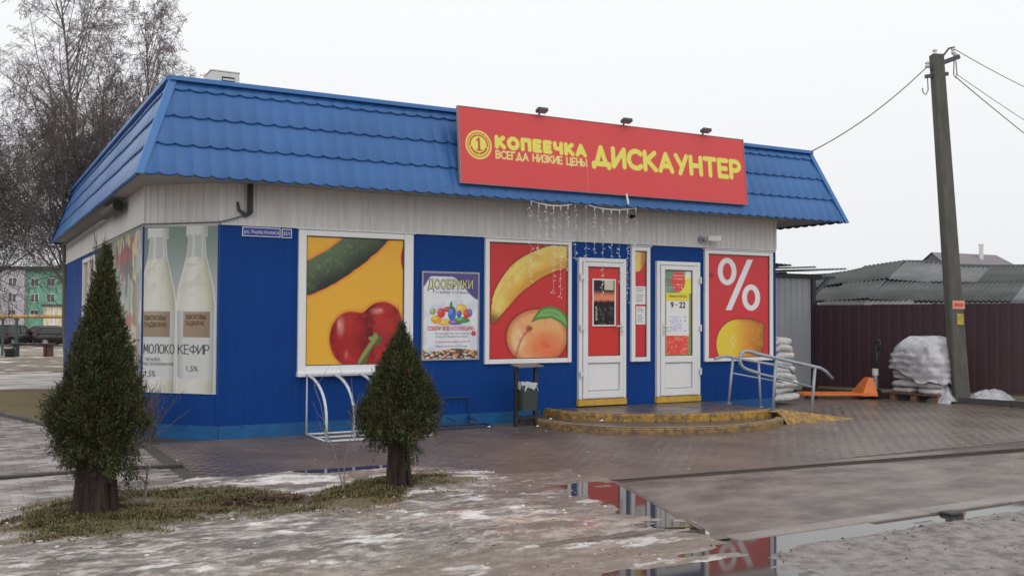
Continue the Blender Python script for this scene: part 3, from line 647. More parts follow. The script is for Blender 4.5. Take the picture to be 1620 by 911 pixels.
c = mixc(c, alb(186, 178, 172), sst(.5, .6, n6) * .55); c = mixc(c, alb(112, 100, 92), sst(.52, .62, fbm(X * 5, Y * 13, 191, 4, .6)) * .5)
sn = sst(.57, .65, .55 * n5 + .3 * n2 + .15 * n6 + .10 * (n4 - .5)) * (.55 + .45 * n6 / .6)
n7 = fbm(X * 11, Y * 30, 211, 4, .65); c = mixc(c, alb(96, 90, 86), sst(.55, .63, n7) * .55); c = mixc(c, alb(196, 190, 186), sst(.44, .36, n7) * .40 * (1 - gr)); c = mixc(c, alb(88, 84, 82), sst(.56, .63, fbm(X * 2.6, Y * 6.5, 221, 5, .6)) * .6)
edge = np.exp(-((yN - Y - .20 + .3 * (n1 - .5)) / .12) ** 2) * sst(1.2, -.2, X); sn = np.clip(sn * .8 + edge * .7 * sst(.46, .60, .6 * n5 + .4 * n3), 0, 1)
sn = np.maximum(sn, sst(.12, .0, ell(X, Y, -.10, -3.35, .30, .16) + .5 * (n3 - .5)) * (.5 + .5 * sst(.4, .55, n6)))
c = mixc(c, snow, sn * (1 - .9 * gr))
gcol = mixc(np.tile(np.array(alb(88, 78, 48)), (len(X), 1)), alb(116, 92, 58), sst(.42, .6, n2)); gcol = mixc(gcol, alb(70, 72, 34), sst(.5, .64, n1))
c = mixc(c, gcol, gr * (.80 + .20 * sst(.40, .55, n2)))
c = mixc(c, alb(74, 52, 40), sst(.2, -.02, ell(X, Y, -.62, -4.35, .4, .16) + .2 * (n3 - .5)) * .85)
c = mixc(c, alb(116, 104, 92), south * .7 * (1 - sn * .6)); c = mixc(c, alb(112, 99, 90), wetr * (.75 - .5 * sn)); c = mixc(c, alb(100, 88, 80), pud * .6)
rg = .30 + .25 * n1 + .5 * gr + .2 * sn - .12 * sst(.5, .62, fbm(X * 2, Y * 4, 151, 3)); rg = rg * (1 - .5 * wetr * (1 - sn)); rg = np.clip(rg, .12, .95)
VX, VY, VZ, VS, VG = X, Y, Z, sn * (msk > .5), gr * (msk > .5)
me = npmesh('icy_verge', np.stack([X, Y, Z], 1), gridF(nx, ny), vmat('ice_snow_and_mud', roughattr=True, bump=(45, .6), noise=(24, .22)), True, c, rg)
link(me, 'icy_verge', None, 'structure')
for nm, poly, z in (('puddle', [(1.45, -6.24), (1.88, -6.44), (2.44, -4.66), (2.3, -4.5), (1.7, -4.6)], .0065), ('puddle', [(-.1, -3.15), (1.2, -3.25), (1.2, -2.78), (-.1, -2.72)], .006), ('puddle', [(-.2, -8.0), (3.3, -8.2), (3.3, -6.74), (-.2, -6.74)], -.049)):
    g = MB(); g.add([(x, y, z) for x, y in poly], [tuple(range(len(poly)))]); g.build(nm, M['water'], kind='structure')
# grass blades
def blades(pts, hmin, hmax, z, lean=.6, wd=.004):
    n = len(pts); a = RNG.uniform(0, 2 * np.pi, n); L = RNG.uniform(hmin, hmax, n); ln = RNG.uniform(.1, 1, n) * lean * 1.6
    base = np.column_stack([pts, z]); d = np.column_stack([np.cos(a) * np.sin(ln), np.sin(a) * np.sin(ln), np.cos(ln)]); s_ = np.column_stack([-np.sin(a), np.cos(a), np.zeros(n)]) * wd
    mid = base + d * (L * .55)[:, None]; d2 = d * np.array([1.3, 1.3, .4]); tip = mid + d2 * (L * .45)[:, None]
    V = np.stack([base - s_, base + s_, mid + s_ * .8, mid - s_ * .8, tip], 1).reshape(-1, 3); o = np.arange(n)[:, None] * 5
    F = np.concatenate([np.hstack([o, o + 1, o + 2]), np.hstack([o, o + 2, o + 3]), np.hstack([o + 3, o + 2, o + 4])]); return V, F
GP = gr * msk * (.12 + sst(.42, .58, n2)) * (.2 + sst(.40, .56, n1)) + 1e-9
idx = RNG.choice(len(X), 60000, p=GP / GP.sum())
V, F = blades(np.column_stack([X[idx] + RNG.normal(0, .012, 60000), Y[idx] + RNG.normal(0, .012, 60000)]), .018, .055, Z[idx] - .004, 1.5, .0032)
o = link(npmesh('winter_grass', V, F, M['grass']), 'winter_grass'); tag(o, 'matted olive and straw winter grass round the feet of the two conifers', 'grass', None, 'stuff')
# grit on the rough asphalt
n = 2600; px_ = RNG.uniform(0.8, 9, n); py_ = -6.95 - RNG.uniform(0, 1, n) ** 1.3 * 4.2; s_ = RNG.uniform(.004, .014, n) * (1 + (RNG.random(n) > .97) * 1.0)
octv = np.array([(1, 0, 0), (0, 1, 0), (-1, 0, 0), (0, -1, 0), (0, 0, .8)]); pz_ = asph(px_, py_)
V = (octv[None] * s_[:, None, None] * RNG.uniform(.6, 1.2, (n, 5, 1)) + np.column_stack([px_, py_, pz_])[:, None]).reshape(-1, 3); of = np.arange(n)[:, None] * 5
F = np.concatenate([of + np.array(f) for f in ((0, 1, 4), (1, 2, 4), (2, 3, 4), (3, 0, 4))])
o = link(npmesh('grit', V, F, leafmat('grit_stones', (.03, .028, .028), (.33, .29, .28))), 'grit'); tag(o, 'dark and pale grit scattered over the rough wet asphalt', 'grit', None, 'stuff')
# crusty lumps of old snow on the verge
cb = bpy.data.meshes.new('t'); import bmesh; bm0 = bmesh.new(); bmesh.ops.create_icosphere(bm0, subdivisions=1, radius=1); iv = np.array([v.co[:] for v in bm0.verts]); iff = np.array([[v.index for v in f.verts] for f in bm0.faces]); bm0.free(); bpy.data.meshes.remove(cb)
def lumps(n, prob, smin, smax, m, name, label, cat, flat=.5):
    k = RNG.choice(len(VX), n, p=prob / prob.sum()); c_ = np.column_stack([VX[k] + RNG.normal(0, .015, n), VY[k] + RNG.normal(0, .015, n), VZ[k]]); s_ = smin + (smax - smin) * RNG.random(n) ** 3
    V = iv[None] * RNG.uniform(.55, 1.25, (n, 12, 1)) * s_[:, None, None] * np.array([1.2, .9, flat]); V = (V + c_[:, None]).reshape(-1, 3); F = (iff[None] + (np.arange(n) * 12)[:, None, None]).reshape(-1, 3)
    o = link(npmesh(name, V, F, m, True), name); tag(o, label, cat, None, 'stuff')
lumps(1100, np.clip(VS, 0, 1) ** 2 + .04 + .35 * VG * (1 - VG) * 4, .004, .024, mat('crusty_snow', alb(186, 182, 181), .6, island=.18, bump=(60, .6)), 'snow_lumps', 'small crusty lumps of dirty snow on the slushy verge', 'snow')
lumps(900, (1 - np.clip(VS, 0, 1)) * .6 + VG, .003, .012, leafmat('dirt_bits', (.02, .016, .012), (.12, .085, .06)), 'dirt_bits', 'dark bits of soil and leaf litter on the slushy verge', 'dirt', .4)
n = 260; px_ = RNG.uniform(-1.5, 9, n); py_ = RNG.uniform(-4.4, -.4, n); keep = RNG.random(n) < np.where(py_ < -2.2, .9, .35); px_, py_ = px_[keep], py_[keep]; n = len(px_); s_ = RNG.uniform(.005, .016, n)
V = (octv[None] * s_[:, None, None] * RNG.uniform(.5, 1.2, (n, 5, 1)) + np.column_stack([px_, py_, np.full(n, .002)])[:, None]).reshape(-1, 3); of = np.arange(n)[:, None] * 5
F = np.concatenate([of + np.array(f) for f in ((0, 1, 4), (1, 2, 4), (2, 3, 4), (3, 0, 4))])
o = link(npmesh('ice_crumbs', V, F, leafmat('ice_crumb', (.06, .05, .045), (.6, .58, .57))), 'ice_crumbs'); tag(o, 'small ice crumbs and grit scattered over the wet brown paving', 'ice crumbs', None, 'stuff')
# lawn and snowy path at the left, strip by the fence
lm = mat('brown_lawn', alb(112, 96, 66), .9, noise=(1.4, .35), col2=alb(88, 80, 50), bump=(30, 1.0))
g = MB(); g.prism([(-1.62, 2.2), (-.95, 2.4), (-.80, 9.0), (-1.6, 9.4), (-6, 9.6), (-6.5, 8.0), (-3.35, 8.4)], -.06, .012); g.build('lawn', lm, kind='structure')
sp_ = mat('snowy_path', alb(190, 184, 180), .45, noise=(1.1, .35, .42, .58), col2=alb(128, 118, 108), stretch=(.6, 1.8, 1), bump=(9, .8), roughvar=.2)
g = MB(); g.prism([(-9, 9.4), (-.4, 8.6), (3, 14.2), (3, 15.6), (-9, 13.2)], -.06, .0); g.build('snowy_path', sp_, kind='structure')
fs = mat('snowy_grass_strip', alb(110, 106, 80), .9, noise=(2.2, .5, .44, .56), col2=alb(84, 80, 56), bump=(30, 1.0))
g = MB(); g.prism([(11.86, 2.2), (12.12, .2), (12.78, -2.3), (13.6, -4.6), (15.6, -4.6), (14.0, -1.0), (12.5, 2.5)], -.06, .05); g.build('grass_strip', fs, kind='structure')
kd = mat('dark_edging', alb(70, 66, 64), .6, noise=(6, .3))
for a, b_ in (((11.82, 2.2), (12.08, .2)), ((12.08, .19), (12.60, -1.7)), ((12.60, -1.71), (13.1, -3.4))):
    g = MB(); g.beam((*a, .0), (*b_, .0), .07, .2); g.build('kerb_stone', kd, kerb)

# ---------------------------------------------------------------- SHOP
shop = thing('shop', 'low blue clad shop with tiled blue mansard roof and white frieze', 'shop', (0, 0, 0))
XR, YB, CH, ZF, ZE = 8.93, 11.63, .74, 2.56, 3.06
def sheet(p0, p1, z0, z1, pitch, depth, land=.55, out=0.0):
    """vertical ribbed sheet from p0 to p1 (walking with the outside on the right hand)"""
    p0 = np.array(p0, float); p1 = np.array(p1, float); L = np.hypot(*(p1 - p0)); d = (p1 - p0) / L; nrm = np.array([d[1], -d[0]])
    s = [0.0]; q = [0.0]; k = 0
    while k * pitch < L:
        a = k * pitch
        for f, w_ in ((.04, 0), (.04 + land, 0), (.12 + land, 1), (.96, 1)):
            if a + f * pitch < L: s.append(a + f * pitch); q.append(w_)
        k += 1
    s.append(L); q.append(0)
    V = []
    for a, b in zip(s, q):
        P = p0 + d * a + nrm * (out - depth * b); V += [(P[0], P[1], z0), (P[0], P[1], z1)]
    F = [(2 * i, 2 * i + 2, 2 * i + 3, 2 * i + 1) for i in range(len(s) - 1)]
    m_ = MB(); m_.add(V, F); return m_
loop = [((-CH, YB), (-CH, CH)), ((-CH, CH), (0, 0)), ((0, 0), (XR, 0)), ((XR, 0), (XR, YB)), ((XR, YB), (-CH, YB))]
for a, b in loop:
    wl = sheet(a, b, .16, ZF, .115, .004, .62).build('wall', M['blue_wall'], shop)
    sheet(a, b, ZF + .018, ZE, .105, .010, .60, .012).build('frieze', M['frieze'], shop)
    d = (Vector(b) - Vector(a)).normalized(); nn = Vector((d.y, -d.x)); m_ = MB()
    aa = Vector(a) + nn * -.006; bb = Vector(b) + nn * -.006
    # plinth with slightly wavy top edge
    L = (bb - aa).length; k = max(2, int(L / .12)); vs = []; fsx = []
    for i in range(k + 1):
        p = aa + d * (L * i / k) + nn * .0; vs += [(p.x, p.y, -.1), (p.x, p.y, .165 + random.uniform(-.0, .018))]
        p2 = p - nn * .05; vs[-1] = (p.x, p.y, vs[-1][2])
    m_.add(vs, [(2 * i, 2 * i + 2, 2 * i + 3, 2 * i + 1) for i in range(k)])
    m_.beam((*(aa + nn * .002), .015), (*(bb + nn * .002), .015), .03, .22)
    m_.build('plinth', M['plinth'], shop)
    m_ = MB(); m_.beam((*(Vector(a) + nn * .012), ZF + .008), (*(Vector(b) + nn * .012), ZF + .008), .028, .024); m_.build('flashing', M['frieze'], shop)
for (x, y, h_) in ((0, 0, 1), (-CH, CH, 1), (XR, 0, 1)):
    m_ = MB(); m_.box(x - .03, x + .012 if x > 5 else x + .03, y - .008, y + .03, .17, ZF - .006); m_.build('corner_trim', M['blue_wall'], shop)
    m_ = MB(); m_.box(x - .025, x + .022 if x > 5 else x + .025, y - .022, y + .03, ZF + .022, ZE - .004); m_.build('corner_trim', M['frieze'], shop)
# roof
roof = None
EX0, EX1, EY0, EY1, ZT, INS = -.99, 9.965, -.52, 12.05, 4.2, .40
m_ = MB(); m_.box(EX0 + .03, EX1 - .03, EY0 + .03, EY1 - .03, ZE, ZE + .05); m_.build('soffit', M['soffit'], shop)
m_ = MB(); m_.box(EX0 + INS + .02, EX1 - INS - .02, EY0 + INS + .02, EY1 - INS - .02, ZE + .05, ZT - .06); roof = m_.build('roof', mat('roof_felt', alb(70, 72, 76), .9), shop)
PIT = .192
def course(o, d, inn, L, f0, f1, nm):
    """tile course on a slope: o = eave corner, d = along, inn = inward; f from top 0 to eave 1"""
    o = np.array(o, float); d = np.array(d, float); inn = np.array(inn, float)
    s = np.arange(0, L + PIT / 10, PIT / 10); fr = [f0, f0 + (f1 - f0) * .35, f1 - .006, f1, f1 - .004]
    th = [.004, .014, .036, .032, -.008]; nrm = np.array([-inn[0], -inn[1], INS / (ZT - ZE)]); nrm /= np.linalg.norm(nrm)
    V = []
    amp = .016 * (np.abs(np.sin(np.pi * s / PIT)) ** .75)
    for f, h_ in zip(fr, th):
        lo, hi = INS * (1 - f), L - INS * (1 - f)
        ss = np.clip(s, lo, hi); k = 1.0 if f > f0 else .6
        drop = 0.034 * (np.abs(np.sin(np.pi * s / PIT)) ** .75) * ((f - f0) / (f1 - f0))
        base = o[None] + np.outer(ss, d) + np.outer(np.full(len(s), INS * (1 - f)), inn)
        base[:, 2] = ZE - .012 + (ZT - ZE + .012) * (1 - f) - drop
        V.append(base + np.outer(h_ + amp * k + .004 * (np.floor(s / (6 * PIT) + .03) % 2), nrm))
    V = np.concatenate(V); n_ = len(s); F = []
    i = np.arange(n_ - 1)
    for k in range(len(fr) - 1): F.append(np.stack([k * n_ + i + n_, k * n_ + i + n_ + 1, k * n_ + i + 1, k * n_ + i], 1))
    me = npmesh(nm, V, np.concatenate(F), M['blue_roof']); link(me, nm, roof)
slopes = [((EX0, EY0, 0), (1, 0, 0), (0, 1, 0), EX1 - EX0), ((EX1, EY0, 0), (0, 1, 0), (-1, 0, 0), EY1 - EY0), ((EX1, EY1, 0), (-1, 0, 0), (0, -1, 0), EX1 - EX0), ((EX0, EY1, 0), (0, -1, 0), (1, 0, 0), EY1 - EY0)]
for o_, d_, i_, L_ in slopes:
    for f0, f1 in ((0.0, .095), (.085, .385), (.375, .685), (.675, 1.0)): course(o_, d_, i_, L_, f0, f1, 'tile_course')
cs = [(EX0, EY0, 1, 1), (EX1, EY0, -1, 1), (EX1, EY1, -1, -1), (EX0, EY1, 1, -1)]
for x, y, sx, sy in cs:
    m_ = MB(); a = Vector((x - .062 * sx, y - .062 * sy, ZE - .03)); b = Vector((x + (INS - .045) * sx, y + (INS - .045) * sy, ZT + .02))
    e1 = Vector((.085 * sx, .0, .0)); e2 = Vector((.0, .085 * sy, .0))
    m_.add([a, a + e1, b + e1, b, a + e2, b + e2], [(0, 1, 2, 3), (0, 3, 5, 4)]); th_ = Vector((.012 * sx, .012 * sy, -.004))
    m_.add([a + th_, a + e1 + th_, b + e1 + th_, b + th_, a + e2 + th_, b + e2 + th_], [(3, 2, 1, 0), (4, 5, 3, 0)])
    m_.add([a, a + e1, a + e1 + th_, a + th_, a + e2, a + e2 + th_], [(0, 3, 2, 1), (0, 4, 5, 3)]); m_.build('hip_cap', M['roof_lip'], roof)
for a, b in (((EX0 + INS, EY0 + INS), (EX1 - INS, EY0 + INS)), ((EX1 - INS, EY0 + INS), (EX1 - INS, EY1 - INS)), ((EX1 - INS, EY1 - INS), (EX0 + INS, EY1 - INS)), ((EX0 + INS, EY1 - INS), (EX0 + INS, EY0 + INS))):
    d = (Vector(b) - Vector(a)).normalized(); n_ = Vector((d.y, -d.x)); m_ = MB()
    m_.beam((*(Vector(a) + n_ * .035 - d * .04), ZT + .012), (*(Vector(b) + n_ * .035 + d * .04), ZT + .012), .10, .05); m_.build('top_trim', M['roof_lip'], roof)
# windows
def window(x0, x1, z0, z1, ix0, ix1, iz0, iz1, func, aspect, cell=.009, sill=False):
    wn = link(MB().box(ix0 - .01, ix1 + .01, -.006, .03, iz0 - .01, iz1 + .01).mesh('window', M['white']), 'window', shop)
    m_ = MB(); yf = -.045
    m_.box(x0, ix0, yf, .02, z0, z1, .006); m_.box(ix1, x1, yf, .02, z0, z1, .006); m_.box(ix0 + .0005, ix1 - .0005, yf + .002, .02, iz1, z1, .006); m_.box(ix0 + .0005, ix1 - .0005, yf + .002, .02, z0, iz0, .006)
    m_.build('window_frame', M['white'], wn)
    g_ = MB(); t_ = .012
    for q in ((ix0, ix0 + t_, iz0, iz1), (ix1 - t_, ix1, iz0, iz1)): g_.box(q[0], q[1], -.022, 0, q[2], q[3])
    g_.box(ix0 + t_, ix1 - t_, -.0215, 0, iz1 - t_, iz1); g_.box(ix0 + t_, ix1 - t_, -.0215, 0, iz0, iz0 + t_); g_.build('gasket', M['dark_grey'], wn)
    printsheet('pane', func, ix1 - ix0 - 2 * t_, iz1 - iz0 - 2 * t_, cell, (ix0 + t_, -.0135, iz0 + t_), (1, 0, 0), parent=wn, aspect=aspect)
    if sill: MB().box(x0 - .01, x1 + .01, -.085, .02, z0 - .006, z0 + .05, .008).build('sill', M['white'], wn)
    MB().box(x0 - .02, x1 + .02, -.06, .012, z1 + .002, z1 + .018).build('window_hood', M['white_dirty'], wn)
    return wn
window(.945, 2.487, .722, 2.545, 1.045, 2.36, .85, 2.47, pic_cucumber, (370, 492), sill=True)
window(3.555, 4.955, .817, 2.545, 3.62, 4.9, .882, 2.497, pic_banana, (314, 467))
wn = window(6.013, 6.362, .803, 2.525, 6.085, 6.30, .87, 2.46, pic_narrow, (60, 460), .006)
for (z0, z1, x0, x1) in ((1.66, 1.93, 6.095, 6.288), (1.36, 1.63, 6.115, 6.285)):
    MB().box(x0, x1, -.018, -.015, z0, z1).build('paper_notice', mat('notice_paper', alb(214, 214, 220), .7, noise=(4, .08)), wn)
    ln_ = MB()
    for k in range(9):
        if k != 3: ln_.box(x0 + .02, x1 - .02 - random.random() * .05, -.0195, -.0185, z1 - .03 - k * .025, z1 - .024 - k * .025)
    ln_.build('printed_lines', M['dark_grey'], wn)
window(7.425, 8.857, .775, 2.528, 7.50, 8.785, .83, 2.465, pic_percent, (368, 597))
# left wall window
wl = MB(); wl.box(-CH - .05, -CH + .01, 5.75, 7.68, .95, 1.02); wl.box(-CH - .05, -CH + .01, 5.75, 7.68, 2.40, 2.47); wl.box(-CH - .05, -CH + .01, 5.75, 5.83, 1.02, 2.40); wl.box(-CH - .05, -CH + .01, 7.60, 7.68, 1.02, 2.40); wl.box(-CH - .05, -CH + .01, 6.68, 6.75, 1.02, 2.40)
wl = wl.build('window_frame', M['white'], shop)
for y0, y1 in ((5.83, 6.68), (6.75, 7.60)): MB().box(-CH - .012, -CH + .005, y0, y1, 1.02, 2.40).build('pane', mat('curtained_glass', alb(150, 112, 78), .1, noise=(5, .5), col2=alb(90, 66, 48)), wl)
# doors
def door(x0, x1, z0, z1, gx0, gx1, gz0, gz1, hinge_left):
    dr = link(MB().box(x0, x1, -.02, .03, z0 + .08, z1).mesh('door', M['white']), 'door', shop)
    m_ = MB(); m_.box(x0, x0 + .055, -.055, -.015, z0 + .085, z1, .006); m_.box(x1 - .055, x1, -.055, -.015, z0 + .085, z1, .006); m_.box(x0 + .056, x1 - .056, -.054, -.015, z1 - .055, z1 - .0005, .006); m_.build('door_frame', M['white'], dr)
    a, b = x0 + .065, x1 - .065; m_ = MB(); yf = -.072; zb = z0 + .095; mid = gz0 - .10
    m_.box(a, gx0, yf, -.02, zb, z1 - .065, .006); m_.box(gx1, b, yf, -.02, zb, z1 - .065, .006); m_.box(gx0 + .0005, gx1 - .0005, yf + .001, -.02, gz1, z1 - .066, .006); m_.box(gx0 + .0005, gx1 - .0005, yf + .001, -.02, mid, gz0, .006); m_.box(gx0 + .0005, gx1 - .0005, yf + .001, -.02, zb + .0005, zb + .10, .006)
    m_.build('door_leaf', M['white'], dr)
    MB().box(gx0 + .012, gx1 - .012, -.048, -.022, zb + .112, mid - .012, .008).build('door_panel', M['white'], dr)
    m_ = MB(); tt = .01; m_.box(gx0, gx0 + tt, -.058, -.03, gz0, gz1); m_.box(gx1 - tt, gx1, -.058, -.03, gz0, gz1); m_.box(gx0 + tt, gx1 - tt, -.0575, -.03, gz1 - tt, gz1); m_.box(gx0 + tt, gx1 - tt, -.0575, -.03, gz0, gz0 + tt); m_.build('gasket', M['dark_grey'], dr)
    hx = x0 + .018 if hinge_left else x1 - .018
    for z in (z1 - .28, (z0 + z1) / 2 + .05, z0 + .45):
        m_ = MB(); m_.tube([(hx, -.085, z - .05), (hx, -.085, z + .05)], .016, 8); m_.box(hx - .02, hx + (.05 if hinge_left else .02), -.078, -.05, z - .028, z + .028); m_.build('hinge', M['white_dirty'], dr)
    hx = b - .035 if hinge_left else a + .035; s_ = -1 if hinge_left else 1; z = (z0 + z1) / 2 + .08
    m_ = MB(); m_.box(hx - .016, hx + .016, -.085, -.07, z - .14, z + .07, .005); m_.tube([(hx, -.08, z), (hx, -.125, z), (hx + s_ * .13, -.125, z - .008)], .011, 8); m_.build('door_handle', M['white_dirty'], dr)
    m_ = MB(); m_.tube([(hx, -.086, z - .09), (hx, -.09, z - .09)], .009, 8); m_.build('lock', M['black'], dr)
    MB().box(x0 - .01, x1 + .01, -.06, .02, z0 - .012, z0 + .078, .006).build('threshold', M['ochre'], dr)
    return dr
d1 = door(5.075, 5.91, .195, 2.328, 5.222, 5.79, .90, 2.20, True)
printsheet('pane', lambda x, y, p: np.tile(A(192, 50, 46), (len(x), 1)), .55, 1.28, .1, (5.231, -.044, .91), (1, 0, 0), parent=d1, aspect=(1, 1))
d2 = door(6.48, 7.32, .185, 2.32, 6.62, 7.155, .88, 2.19, False)
printsheet('pane', pic_hours, .515, 1.29, .005, (6.63, -.044, .89), (1, 0, 0), parent=d2, aspect=(120, 375))
dk = mat('dark_print', alb(58, 30, 46), .6); rdm = mat('dark_red_print', alb(150, 40, 50), .6)
text('hours_text', '9 · 22', .125, dk, d2, (6.885, -.048, 1.545 + .07), (1, 0, 0), align='CENTER', offset=.003)
text('hours_text', 'РЕЖИМ РАБОТЫ', .042, dk, d2, (6.885, -.048, 1.775), (1, 0, 0), align='CENTER')
text('hours_text', 'ДОБРО ПОЖАЛОВАТЬ', .036, rdm, d2, (6.885, -.048, 1.86), (1, 0, 0), align='CENTER') if False else None
# framed dark poster on the left door
fr = thing('framed_poster', 'small dark dusk picture in white frame on left door', 'poster', (5.30, -.052, 1.335))
m_ = MB(); W_, H_ = .41, .69
m_.box(0, .02, -.012, .004, 0, H_); m_.box(W_ - .02, W_, -.012, .004, 0, H_); m_.box(.02, W_ - .02, -.0115, .004, H_ - .02, H_); m_.box(.02, W_ - .02, -.0115, .004, 0, .02); m_.build('poster_frame', M['white'], fr)
printsheet('poster_sheet', pic_dusk, W_ - .04, H_ - .04, .005, (.02, -.004, .02), (1, 0, 0), parent=fr, m=M_paper, aspect=(100, 165))
MB().box(.21, .37, -.010, -.006, H_ - .16, H_ - .015).build('paper_slip', mat('buff_paper', alb(196, 190, 164), .7, noise=(30, .15)), fr)
# roof details / fittings
pipe = thing('drain_pipe', 'short dark bent pipe under the eave at the front left corner', 'pipe', (.33, -.07, 2.68))
m_ = MB(); m_.box(-.03, .03, -.03, .03, .02, .375, .006); m_.build('pipe_drop', M['black'], pipe)
m_ = MB(); m_.tube([(0, 0, .03), (-.05, .02, .0), (-.12, .04, .06), (-.14, .05, .16)], [.03, .03, .02, .012], 8); m_.build('pipe_elbow', M['dark_grey'], pipe)
m_ = MB(); pts = [(.30, -.045, 2.69), (.1, -.045, 2.62), (-.02, -.045, 2.585), (-.3, .26, 2.582), (-.78, .70, 2.58), (-.79, 3.0, 2.58), (-.79, 6, 2.585)]; m_.tube(pts, .010, 6); tag(m_.build('grey_cable_run', M['cable']), 'thin pale cable running along the bottom of the frieze round the corner', 'cable')
con = MB(); con.tube([(-.88, 2.15, 2.94), (-.88, 3.6, 2.94)], .075, 10); con.tube([(-.88, 3.6, 2.94), (-.88, 11.5, 2.93)], .03, 8); tag(con.build('black_conduit', M['black']), 'black conduit fixed under the eave along the left side wall', 'conduit')
vent = thing('roof_vent', 'boxy grey ventilation unit standing on the roof at the left', 'vent', (.66, 3.0, ZT - .06))
m_ = MB(); m_.box(-.22, .20, -.25, .25, 0, .93, .015); m_.build('vent_casing', M['white_dirty'], vent)
m_ = MB(); m_.box(-.225, .205, -.255, .255, .93, .945); m_.build('vent_lid', M['white_dirty'], vent)
m_ = MB(); m_.box(-.06, .12, -.262, -.25, .77, .855); m_.build('vent_slot', M['black'], vent)
m_ = MB(); m_.box(-.05, .11, -.275, -.26, .80, .826); m_.build('vent_flap', M['white_dirty'], vent)
camr = thing('security_camera', 'small white security camera on the frieze above the right door', 'camera', (7.36, -.02, 2.68))
m_ = MB(); m_.tube([(0, 0, 0), (0, -.03, 0)], .055, 10); m_.tube([(0, -.03, 0), (.0, -.09, -.01), (.06, -.12, 0)], .016, 8); m_.build('mount', M['grey_metal'], camr)
m_ = MB(); m_.obox((.15, -.14, .015), (.10, -.04, 0), (.013, .03, 0), (0, 0, .04)); m_.build('housing', M['white_dirty'], camr)
m_ = MB(); m_.tube([(.25, -.178, .015), (.262, -.183, .015)], .028, 10); m_.build('lens', M['black'], camr)
sen = MB(); sen.tube([(6.02, -.02, 2.97), (6.02, -.09, 2.96)], .03, 8); sen.tube([(6.02, -.09, 2.96), (6.02, -.10, 2.95)], .022, 8); tag(sen.build('door_sensor', M['black']), 'little black round sensor under the eave right of the lights', 'sensor')
# street plates
sg = mat('blue_plate', alb(36, 58, 142), .4)
for (x0, x1, z0, z1, s_, sz, nm, lb) in ((.253, .717, 2.432, 2.545, 'ул. Якуба Коласа', .056, 'street_sign', 'long blue street name plate with white lettering at left corner'), (.735, .86, 2.428, 2.54, '32/1', .056, 'house_number_sign', 'small square blue house number plate beside the street name')):
    st = thing(nm, lb, 'sign', (x0, -.012, z0)); W_, H_ = x1 - x0, z1 - z0
    MB().box(0, W_, -.008, .012, 0, H_).build('plate_border', M['white'], st); MB().box(.009, W_ - .009, -.0105, -.008, .009, H_ - .009).build('plate', sg, st)
    o = text('lettering', s_, sz, M['white'], st, (W_ / 2, -.0125, .036), (1, 0, 0), align='CENTER')
    o['kind'] = 'part'; del o['kind']
    bw = max(v.co.x for v in o.data.vertices) - min(v.co.x for v in o.data.vertices)
    k = (W_ - .04) / bw
    for v in o.data.vertices: v.co.x = W_ / 2 + (v.co.x - W_ / 2) * k
# promotional poster
po = thing('promotional_poster', 'white poster with coloured fruit and purple heading in thin frame', 'poster', (2.615, -.012, .885))
W_, H_ = .855, 1.185
m_ = MB(); m_.box(0, .022, -.016, .01, 0, H_); m_.box(W_ - .022, W_, -.016, .01, 0, H_); m_.box(.022, W_ - .022, -.0155, .01, H_ - .022, H_); m_.box(.022, W_ - .022, -.0155, .01, 0, .022); m_.build('poster_frame', M['grey_metal'], po)
printsheet('poster_sheet', pic_poster, W_ - .044, H_ - .044, .0065, (.022, -.008, .022), (1, 0, 0), parent=po, m=M_paper, aspect=(460, 710))
yel = mat('lime_print', alb(206, 206, 84), .6); pur = mat('purple_print', alb(70, 60, 110), .6); redp = mat('red_print', alb(184, 54, 66), .6); gyp = mat('grey_print', alb(110, 106, 116), .6)
def fit(o, x0, x1):
    xs = [v.co.x for v in o.data.vertices]; a, b = min(xs), max(xs)
    for v in o.data.vertices: v.co.x = x0 + (v.co.x - a) / (b - a) * (x1 - x0)
fit(text('poster_title', 'ДООБРИКИ', .17, pur, po, (.06, -.0100, .955), (1, 0, 0), offset=.007), .085, .765)
fit(text('poster_title', 'ДООБРИКИ', .165, yel, po, (.06, -.0115, .958), (1, 0, 0), offset=-.001), .095, .755)
fit(text('poster_text', 'с 21 ноября по 29 января', .045, gyp, po, (.06, -.0100, .895), (1, 0, 0)), .16, .72)
fit(text('poster_text', 'СОБЕРИ ВСЮ КОЛЛЕКЦИЮ!', .07, redp, po, (.06, -.0100, .40), (1, 0, 0), offset=.002), .085, .78)
for k, (z, s_) in enumerate(((.345, 'За каждые покупки получай'), (.305, 'игрушку в подарок на кассе'), (.235, 'Собирай наклейки вместе'), (.175, 'Меняй на призы в магазине'))):
    fit(text('poster_text', s_, .036, gyp if k != 2 else redp, po, (.2, -.0100, z), (1, 0, 0)), .20 - (.0 if k < 3 else -.01), .71 - .03 * (k % 2))
